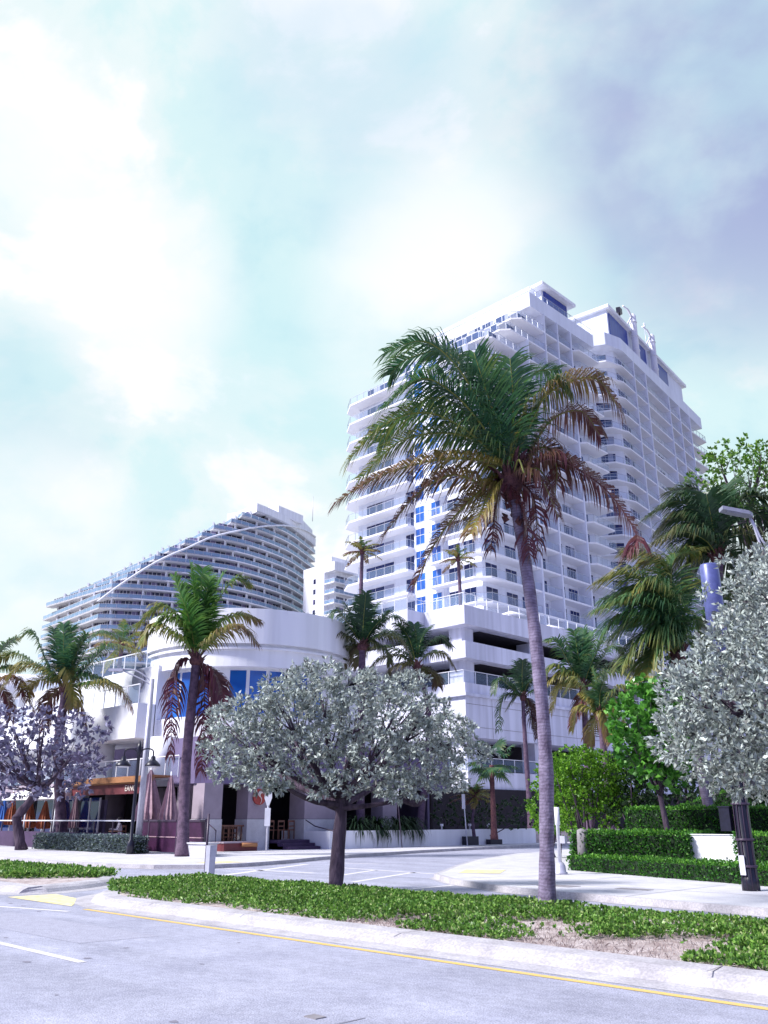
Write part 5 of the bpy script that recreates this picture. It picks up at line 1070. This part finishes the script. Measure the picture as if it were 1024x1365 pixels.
cover('ground_cover', f1, 30000, ln=.055, wd=.034)
cover('ground_cover', lambda a, b, c: (22.6 + 40 * a ** 1.5, 10.3 + 3.0 * b, .11 + .15 * c ** .6) if (22.6 + 40 * a ** 1.5) > 23.1 + abs(b - .7) * 1.8 else None, 7500, ln=.10, wd=.06)
def f2(a, b, c):
    s_ = -4 + 15 * a; d_ = 9.75 + 3.5 * b ** 1.4
    return (s_, d_, .115 + .02 * c)
cover('straw_litter', f2, 6000, m='straw', ln=.075, wd=.008, k=3)
# ================================================================== STREET FURNITURE
mast = thing('mast', 'thick mast with black cabled foot and blue-grey cylinder top rising through the silver tree', 'mast', (*gr(1003, 1196), .13)); mx_, my_ = gr(1003, 1196)
m_ = MB(); m_.lathe((mx_, my_, .13), [(.19, 0), (.19, .25), (.175, .27), (.16, 3.3), (.16, 3.4)], 20); m_.build('foot', M['black'], mast)
m_ = MB(); m_.lathe((mx_, my_, 3.5), [(.15, 0), (.15, 2.2), (.225, 2.24), (.225, 3.98), (.20, 4.02)], 24); m_.build('cylinder_top', M['cyl'], mast)
for a in (200, 235, 270, 300):
    m_ = MB(); p = Vector((mx_ + .185 * math.cos(R(a)), my_ + .185 * math.sin(R(a)), 0)); m_.tube([p + UP * .15, p + UP * 1.5 + Vector((.01, 0, 0)), p + UP * 3.2], .011, 6); m_.build('cable', M['dkrail'], mast)
for z in (.6, 1.15, 1.9, 2.5): m_ = MB(); m_.lathe((mx_, my_, z), [(.20, 0), (.20, .05)], 20); m_.build('strap', M['dkrail'], mast)
m_ = MB(); m_.box(mx_ + .18, mx_ + .42, my_ - .22, my_ - .05, 1.35, 1.85); m_.box(mx_ + .16, mx_ + .44, my_ - .24, my_ - .03, 1.85, 1.88); m_.build('meter_box', M['black'], mast)
m_ = MB(); m_.box(mx_ - .02, mx_ + .10, my_ - .215, my_ - .19, .45, .85); m_.build('plate', M['white_p'], mast)
# street lamp, right: arm and flat head, pole just outside the view
M['steel2'] = mat('dull_grey_metal', (0.30, 0.31, 0.40), 0.5, metal=0.3, var=0.2, scale=6)
lp = thing('street_lamp', 'flat-headed grey street lamp on a long arm at the upper right edge', 'street lamp', CR(13.9, 24, .1))
m_ = MB(); m_.tube([CR(13.9, 24, .1), CR(13.9, 24, 9.2)], [.12, .08], 12); m_.build('pole', M['steel'], lp)
for dz in (0, -.28): m_ = MB(); m_.tube(bez([CR(13.9, 24, 8.6 + dz), at(1035, 735, 24) if not dz else at(1035, 748, 24), at(1000, 690 - dz * 4, 24)], 12), .035, 8); m_.build('arm', M['steel'], lp)
hd_ = at(982, 683, 24); m_ = MB(lambda x, y, z: (hd_[0] - (x * Q) + y * Q, hd_[1] + x * Q + y * Q, hd_[2] + z + x * -.22))
m_.prism([(-.45, -.16), (.3, -.18), (.45, -.06), (.45, .06), (.3, .18), (-.45, .16)], -.05, .06); m_.prism([(-.3, -.12), (.1, -.12), (.1, .12), (-.3, .12)], -.08, -.05); m_.build('lamp_head', M['steel2'], lp)
# street lamp, left: tall pole with a truss arm
lp = thing('street_lamp', 'tall grey street lamp with curved truss arm reaching left in front of the white building', 'street lamp', CR(-11.4, 42, .13))
bX, bY = -11.18, 42; tz = at(204, 905, 42)[2]
m_ = MB(); m_.tube([CR(bX, bY, .13), CR(bX - .02, bY, tz)], [.16, .11], 12); m_.lathe(CR(bX, bY, .13), [(.24, 0), (.24, .3), (.17, .4)], 12); m_.build('pole', M['steel'], lp)
for pts in ([(203, 910), (192, 900), (178, 893), (160, 892)], [(203, 914), (188, 905), (160, 892)]): m_ = MB(); m_.tube(bez([at(x, y, 42) for x, y in pts], 12), .035, 6); m_.build('arm', M['steel'], lp)
q = at(158, 893, 42); m_ = MB(lambda x, y, z: (q[0] - x * Q + y * Q, q[1] + x * Q + y * Q, q[2] + z)); m_.prism([(-.45, -.12), (.25, -.12), (.25, .12), (-.45, .12)], -.07, .05); m_.build('lamp_head', M['steel'], lp)
# twin gooseneck lamp
q = CR(-11.35, 41.4, .13); lp = thing('street_lamp', 'black twin-headed gooseneck lamp post beside the folded parasol', 'street lamp', q)
m_ = MB(); m_.lathe(q, [(.16, 0), (.16, .5), (.08, .6), (.07, 4.3), (.11, 4.35), (.11, 4.6), (.03, 4.9)], 12); m_.build('post', M['black'], lp)
for sg in (1, -1):
    p = Vector((q[0], q[1], 4.45)); m_ = MB(); m_.tube(bez([p, p + CAMR * .25 * sg + UP * .22, p + CAMR * .62 * sg + UP * .18, p + CAMR * .68 * sg - UP * .12], 10), .035, 6); m_.build('arm', M['black'], lp)
    c_ = p + CAMR * .68 * sg - UP * .55; m_ = MB(); m_.lathe(c_, [(.36, 0), (.34, .08), (.22, .2), (.12, .28), (.09, .45)], 16); m_.build('lamp_shade', M['black'], lp)
    m_ = MB(); m_.lathe((c_[0], c_[1], c_[2] - .05), [(.2, 0), (.28, .05)], 12); m_.build('diffuser', M['white_p'], lp)
# white signal post at the corner
q = (*gr(748, 1172), .13); lp = thing('signal_post', 'short white post with a flared concrete base on the right pavement corner', 'post', q)
m_ = MB(); m_.lathe(q, [(.20, 0), (.20, .05), (.16, .07), (.15, .22), (.09, .32)], 16); m_.build('base', M['steel'], lp)
m_ = MB(); m_.lathe((q[0], q[1], .43), [(.055, 0), (.05, 1.0), (.075, 1.02), (.075, 1.5)], 12); m_.build('pole', M['white_p'], lp)
m_ = MB(); m_.box(q[0] - .25, q[0] - .08, q[1] - .06, q[1] + .06, .95, 1.15); m_.build('push_button_box', M['steel'], lp)
q = gr(757, 1166); m_ = MB(); m_.lathe((q[0] - .3, q[1] + .5, .13), [(.2, 0), (.18, .9), (.17, 1.15), (.05, 1.2)], 14); tag(m_.build('bollard', M['dirty'], origin=(q[0] - .3, q[1] + .5, .13)), 'rough grey stub beside the white signal post, at the hedge corner', 'bollard')
def signpole(label, base, h, w_, hh, lean=0.0, thick=.028, pm='steel'):
    t = thing('road_sign', label, 'sign', base); b = Vector(base); tp_ = b + UP * h + CAMR * lean
    m_ = MB(); m_.tube([b, tp_], thick, 8); m_.build('pole', M[pm], t)
    d = CAMF; c_ = tp_ - UP * hh * .5; m_ = MB(); R_ = CAMR * w_ / 2; U_ = UP * hh / 2
    i_ = [m_.vert(c_ + a * R_ + b2 * U_ - d * (.035 + e)) for e in (0, .012) for a, b2 in ((-1, -1), (1, -1), (1, 1), (-1, 1))]
    m_.face(i_[:4]); m_.face(i_[4:]); 
    for k in range(4): m_.face((i_[k], i_[(k + 1) % 4], i_[4 + (k + 1) % 4], i_[4 + k]))
    m_.build('sign_plate', M['white_p'], t); return t
signpole('thin leaning pole with a small white plate in front of the ferns', (35.2, 36.6, .13), 3.1, .24, .55, -.28, pm='dkrail')
signpole('white sign pole with narrow plate before the planter wall under the fan palm', (35.3, 42.3, .13), 2.9, .2, .85, -.16, .035, 'white_p')
# street name sign pole by the pillar
q = CR(-5.75, 45.2, .13); t = thing('street_sign', 'pole at the restaurant steps with a shield plate, a white panel and green street blades', 'sign', q)
m_ = MB(); m_.tube([q, (q[0], q[1], 3.6)], .04, 8); m_.build('pole', M['white_p'], t)
def plate3(c_, pts, m, name, rt=CAMR, th=.012, off=.05):
    m_ = MB(); f = rt.cross(UP) ; f = f if f.dot(CAMF) < 0 else -f
    a = [m_.vert(Vector(c_) + rt * x + UP * y + f * off) for x, y in pts]; b = [m_.vert(Vector(c_) + rt * x + UP * y + f * (off + th)) for x, y in pts]
    m_.face(a); m_.face(b)
    for k in range(len(pts)): m_.face((a[k], a[(k + 1) % len(pts)], b[(k + 1) % len(pts)], b[k]))
    return m_.build(name, M[m], t)
plate3((q[0], q[1], 2.6), [(-.17, .32), (.17, .32), (.19, 0), (.06, -.36), (-.06, -.36), (-.19, 0)], 'white_p', 'shield_plate'); plate3((q[0], q[1], 1.7), [(-.14, -.42), (.14, -.42), (.14, .42), (-.14, .42)], 'white_p', 'panel')
rt = (CAMR * .8 - CAMF * .6).normalized(); bl_ = plate3((q[0], q[1], 3.4), [(-.2, -.12), (.75, -.12), (.75, .12), (-.2, .12)], 'greensign', 'street_blade', rt)
rt2 = (CAMR * .5 + CAMF * .85).normalized(); plate3((q[0], q[1], 3.15), [(-.6, -.1), (.2, -.1), (.2, .1), (-.6, .1)], 'greensign', 'street_blade', rt2)
# patio: rail, low plum wall, wine-dark screen panels, parasols, tables, people
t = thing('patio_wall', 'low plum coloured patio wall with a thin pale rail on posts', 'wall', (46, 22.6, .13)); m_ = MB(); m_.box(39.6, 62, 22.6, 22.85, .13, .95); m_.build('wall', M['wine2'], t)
m_ = MB(); m_.box(39.6, 62, 22.62, 22.68, 1.5, 1.56); m_.build('handrail', M['frame'], t)
for i in range(12): m_ = MB(); m_.box(39.7 + i * 1.9, 39.76 + i * 1.9, 22.62, 22.68, .95, 1.5); m_.build('post', M['dkrail'], t)
t = thing('screen_fence', 'wine-dark glossy screen fence panels behind the bright palm trunk', 'fence', (36.4, 22.6, .13))
for a, b in ((38.2, 39.2), (35.8, 38.1), (33.5, 35.7)):
    m_ = MB(); m_.box(a, b, 22.6, 22.68, .2, 1.5); m_.build('panel', M['wine'], t); m_ = MB(); m_.box(a, b, 22.56, 22.72, 1.5, 1.58); m_.build('top_rail', M['dkrail'], t)
    m_ = MB(); m_.box(a, b, 22.57, 22.6, .82, .86); m_.build('trim', M['fabric'], t)
for a in (39.2, 38.1, 35.7, 33.45): m_ = MB(); m_.box(a, a + .08, 22.58, 22.7, .13, 1.6); m_.build('post', M['dkrail'], t)
def folded(label, base, h, r, m, grp=None, seed=0):
    r_ = random.Random(seed); t = thing('parasol', label, 'parasol', base, grp); m_ = MB(); m_.tube([base, (base[0], base[1], base[2] + h + .15)], .035, 8); m_.build('pole', M['frame'], t)
    m_ = MB(); n_ = 28; rings = []
    for z, k in ((1.0, .04), (.92, .22), (.7, .45), (.45, .72), (.25, .95), (.12, .9), (.10, .6)):
        rings.append([m_.vert((base[0] + math.cos(a * 2 * math.pi / n_) * r * k * (1 + .28 * (a % 2) * (1 if k > .2 else 0) - .1 * ((a * 7) % 3)), base[1] + math.sin(a * 2 * math.pi / n_) * r * k * (1 + .28 * (a % 2) - .1 * ((a * 7) % 3)), base[2] + h * (.25 + .75 * z))) for a in range(n_)])
    for a, b in zip(rings, rings[1:]):
        for k in range(n_): m_.face((a[k], a[(k + 1) % n_], b[(k + 1) % n_], b[k]))
    m_.face(rings[0]); m_.build('canopy', M[m], t); return t
folded('large folded pink-brown parasol behind the dark twin lamp post', (40.6, 23.9, .28), 3.7, .62, 'fabric', seed=1)
folded('second folded pinkish parasol, just right of the largest one', (39.0, 24.1, .28), 3.4, .40, 'fabric', seed=2)
folded('folded orange parasol left of the leaning left palm', (54.9, 24.2, .28), 2.5, .40, 'ofab', seed=3, grp='')
folded('folded orange and pink parasol beside the trunk of the leaning left palm', (52.8, 24.2, .28), 2.4, .36, 'ofab', seed=4, grp='')
folded('folded pale parasol between the left palm and the white awning', (48.6, 24.0, .28), 2.6, .26, 'fabric', seed=5, grp='')
folded('small folded orange parasol seen through the fork of the left tree', (57.6, 24.2, .28), 3.0, .34, 'ofab', seed=6, grp='')
folded('folded blue parasol at the left edge', (58.8, 24.2, .28), 2.5, .45, 'bfab', seed=7, grp='')
def chair0(label, base, rz, grp):
    t = thing('dining_chair', label, 'chair', base, grp)
    def bx(n, *b): m_ = MB(); m_.box(*[b[0] + base[0], b[1] + base[0], b[2] + base[1], b[3] + base[1], b[4] + base[2], b[5] + base[2]]); m_.build(n, M['wood'], t)
    bx('seat', -.22, .22, -.22, .22, .43, .48)
    for x in (-.22, .18):
        for y in (-.22, .18): bx('leg', x, x + .04, y, y + .04, 0, .43 if not (x > 0 and y > 0) and not (y > 0) else .43)
    m_ = MB(lambda x, y, z: (x + base[0], y + base[1], z + base[2])); m_.box(-.22, -.18, .18, .22, .48, .95); m_.box(.18, .22, .18, .22, .48, .95); m_.box(-.18, .18, .19, .21, .85, .95); m_.box(-.18, .18, .19, .21, .62, .68)
    m_.build('backrest', M['wood'], t); t.rotation_euler.z = -rz; return t
lbl = ['brown wooden chair behind the pillar opening beside the steps, nearest the red disc', 'brown wooden chair in the middle of the opening above the steps', 'brown wooden chair at the right of the opening above the steps', 'brown wooden chair in the left opening, nearest the corner pillar', 'brown wooden chair in the middle of the left opening', 'brown wooden chair in the left opening, beside the disc pillar']
for i, (s_, d_) in enumerate([(38.9, 30.2), (38.9, 30.9), (38.9, 31.6), (38.9, 26.9), (38.9, 27.35), (38.9, 27.8)]): chair0(lbl[i], (s_, d_, .60 if i < 3 else .28), R(90), 'chairs inside the restaurant openings')
for lb, d_ in (('wooden rail across the left restaurant opening', (26.6, 28.2)), ):
    t = thing('counter_rail', lb, 'rail', (38.4, d_[0], .28)); m_ = MB(); m_.box(38.3, 38.5, d_[0], d_[1], 1.25, 1.32); m_.build('top', M['wood'], t)
    for k in range(6): m_ = MB(); q = d_[0] + .1 + k * .27; m_.box(38.36, 38.42, q, q + .04, .28, 1.25); m_.build('baluster', M['wood'], t)
t = thing('bench', 'low dark red bench with an orange bolster at the foot of the disc pillar', 'bench', (37, 27, .13)); m_ = MB(); m_.box(36.9, 37.9, 26.0, 28.0, .13, .5); m_.build('base', M['redbrd'], t); m_ = MB(); m_.box(36.85, 37.95, 25.95, 28.05, .5, .56); m_.build('top', M['pillar'], t); m_ = MB(); m_.tube([(36.82, 27.0, .42), (36.82, 27.9, .40)], .1, 8); m_.build('bolster', M['orange'], t)
for lb, pts in (('dark handrail to the left of the restaurant front, ending in a tall post', [(37.4, 25.3, 1.45), (35.6, 24.6, 1.1), (35.6, 24.6, .13)]), ('curved dark handrail at the right side of the restaurant steps', [(38.2, 32.1, 1.6), (37.2, 32.0, 1.25), (35.6, 32.0, 1.0), (35.5, 32.0, .9), (35.5, 32.0, .13)])):
    t = thing('handrail', lb, 'handrail', (*pts[-1][:2], .13)); m_ = MB(); m_.tube(pts, .03, 8); m_.build('rail', M['dkrail'], t); m_ = MB(); m_.tube([pts[0], (pts[0][0], pts[0][1], .13)], .03, 8); m_.build('post', M['dkrail'], t)
q = gr(273, 1172); t = thing('marker_post', 'thin dark street post with a small box, standing just behind the median shrubs', 'post', (q[0], q[1], .1)); b = (q[0], q[1], 0)
m_ = MB(); m_.tube([b, (q[0], q[1], 1.75)], .035, 8); m_.build('pole', M['dkrail'], t); m_ = MB(); m_.box(q[0] - .32, q[0] - .12, q[1] - .1, q[1] + .1, .1, .9); m_.build('box', M['steel'], t)
t = thing('planter_box', 'low pale rounded concrete seat at the foot of the bright palm', 'planter', (33.3, 22.3, .13)); m_ = MB(); m_.prism([(32.2, 21.8), (34.0, 21.6), (34.2, 22.3), (32.4, 22.5)], .13, .62); m_.prism([(32.15, 21.75), (34.05, 21.55), (34.25, 22.35), (32.35, 22.55)], .62, .68); m_.build('body', M['concrete'], t)
# tables on the patio
for i, (s_, d_) in enumerate([(44.2, 24.3), (41.9, 24.6)]):
    t = thing('patio_table', ['small dark patio table in front of the round inner column', 'small dark patio table beside the folded parasol'][i], 'table', (s_, d_, .28), 'patio tables'); m_ = MB(); m_.lathe((s_, d_, .98), [(.42, 0), (.42, .04)], 20); m_.build('table_top', M['wood'], t); m_ = MB(); m_.lathe((s_, d_, .28), [(.25, 0), (.04, .05), (.04, .7)], 12); m_.build('leg', M['black'], t)
# people: one skinned figure each
def person(label, base, face, seated, lean=.1):
    t = thing('person', label, 'person', base); V = []; E_ = []; Rd = []
    def v(p, r, par=None):
        V.append(p); Rd.append(r); 
        if par is not None: E_.append((par, len(V) - 1))
        return len(V) - 1
    hz = .50 if seated else .93; f = lean
    pel = v((0, 0, hz), .13); w_ = v((0, f * .2, hz + .15), .12, pel); ch = v((0, f * .6, hz + .36), .145, w_); sh = v((0, f, hz + .50), .11, ch); nk = v((0, f + .02, hz + .58), .055, sh)
    h1 = v((0, f + .05, hz + .66), .085, nk); h2 = v((0, f + .05, hz + .75), .095, h1); v((0, f + .04, hz + .82), .06, h2); v((0, f + .145, hz + .71), .018, h2)
    for sg in (-1, 1):
        s_ = v((sg * .17, f, hz + .47), .06, sh); el = v((sg * .24, f + .10, hz + .22), .045, s_); wr = v((sg * .18, f + .32, hz + .26), .03, el); pm = v((sg * .17, f + .40, hz + .27), .032, wr)
        for k in range(4): a = v((sg * (.14 + .02 * k), f + .45, hz + .265), .010, pm); v((sg * (.14 + .02 * k), f + .485 - .008 * abs(k - 1.5), hz + .25), .008, a)
        a = v((sg * .13, f + .40, hz + .28), .011, pm); v((sg * .115, f + .43, hz + .28), .009, a)
        hp = v((sg * .09, 0, hz - .04), .10, pel)
        kn = v((sg * .11, .42, hz - .02), .07, hp) if seated else v((sg * .10, .03, .50), .07, hp)
        an = v((sg * .11, .42, .09), .045, kn) if seated else v((sg * .10, 0, .09), .045, kn); v((sg * .11, (.58 if seated else .16), .04), .04, an)
    me = bpy.data.meshes.new('body'); c_, s2 = math.cos(face), math.sin(face)
    me.from_pydata([(-(x * c_ - y * s2), x * s2 + y * c_, z) for x, y, z in V], E_, []); o = link('body', me, t)
    md = o.modifiers.new('skin', 'SKIN'); sv = me.skin_vertices[0].data
    for i, r in enumerate(Rd): sv[i].radius = (r, r)
    sv[0].use_root = True; o.modifiers.new('sub', 'SUBSURF').levels = 1; o.modifiers['sub'].render_levels = 1
    me.materials.append(M['shirt'])
    hr = MB(lambda x, y, z: (base[0] + x * c_ - y * s2, base[1] + x * s2 + y * c_, base[2] + z)); hr.lathe((0, f + .01, hz + .68), [(.06, -.04), (.10, .02), (.108, .10), (.08, .17), (.02, .2)], 12); hr.build('hair', M['hair'], t)
    fc = MB(lambda x, y, z: (base[0] + x * c_ - y * s2, base[1] + x * s2 + y * c_, base[2] + z)); fc.lathe((0, f + .075, hz + .64), [(.04, -.03), (.07, .02), (.075, .08), (.05, .13)], 12)
    fc.build('face', M['skin'], t)
    if seated:
        cb = chair0('dark wooden chair under the seated person ' + label.split(' ', 2)[2][-40:], (base[0], base[1], base[2]), 0, None); cb['label'] = 'wooden patio chair carrying the ' + ('person by the inner column' if base[0] > 43 else 'person behind the screen fence')
person('person with dark hair in a pale shirt seated by the round inner column', (44.9, 24.9, .34), R(200), True)
person('person in a white shirt seated behind the screen fence, leaning forward', (40.9, 25.0, .34), R(120), True, .2)
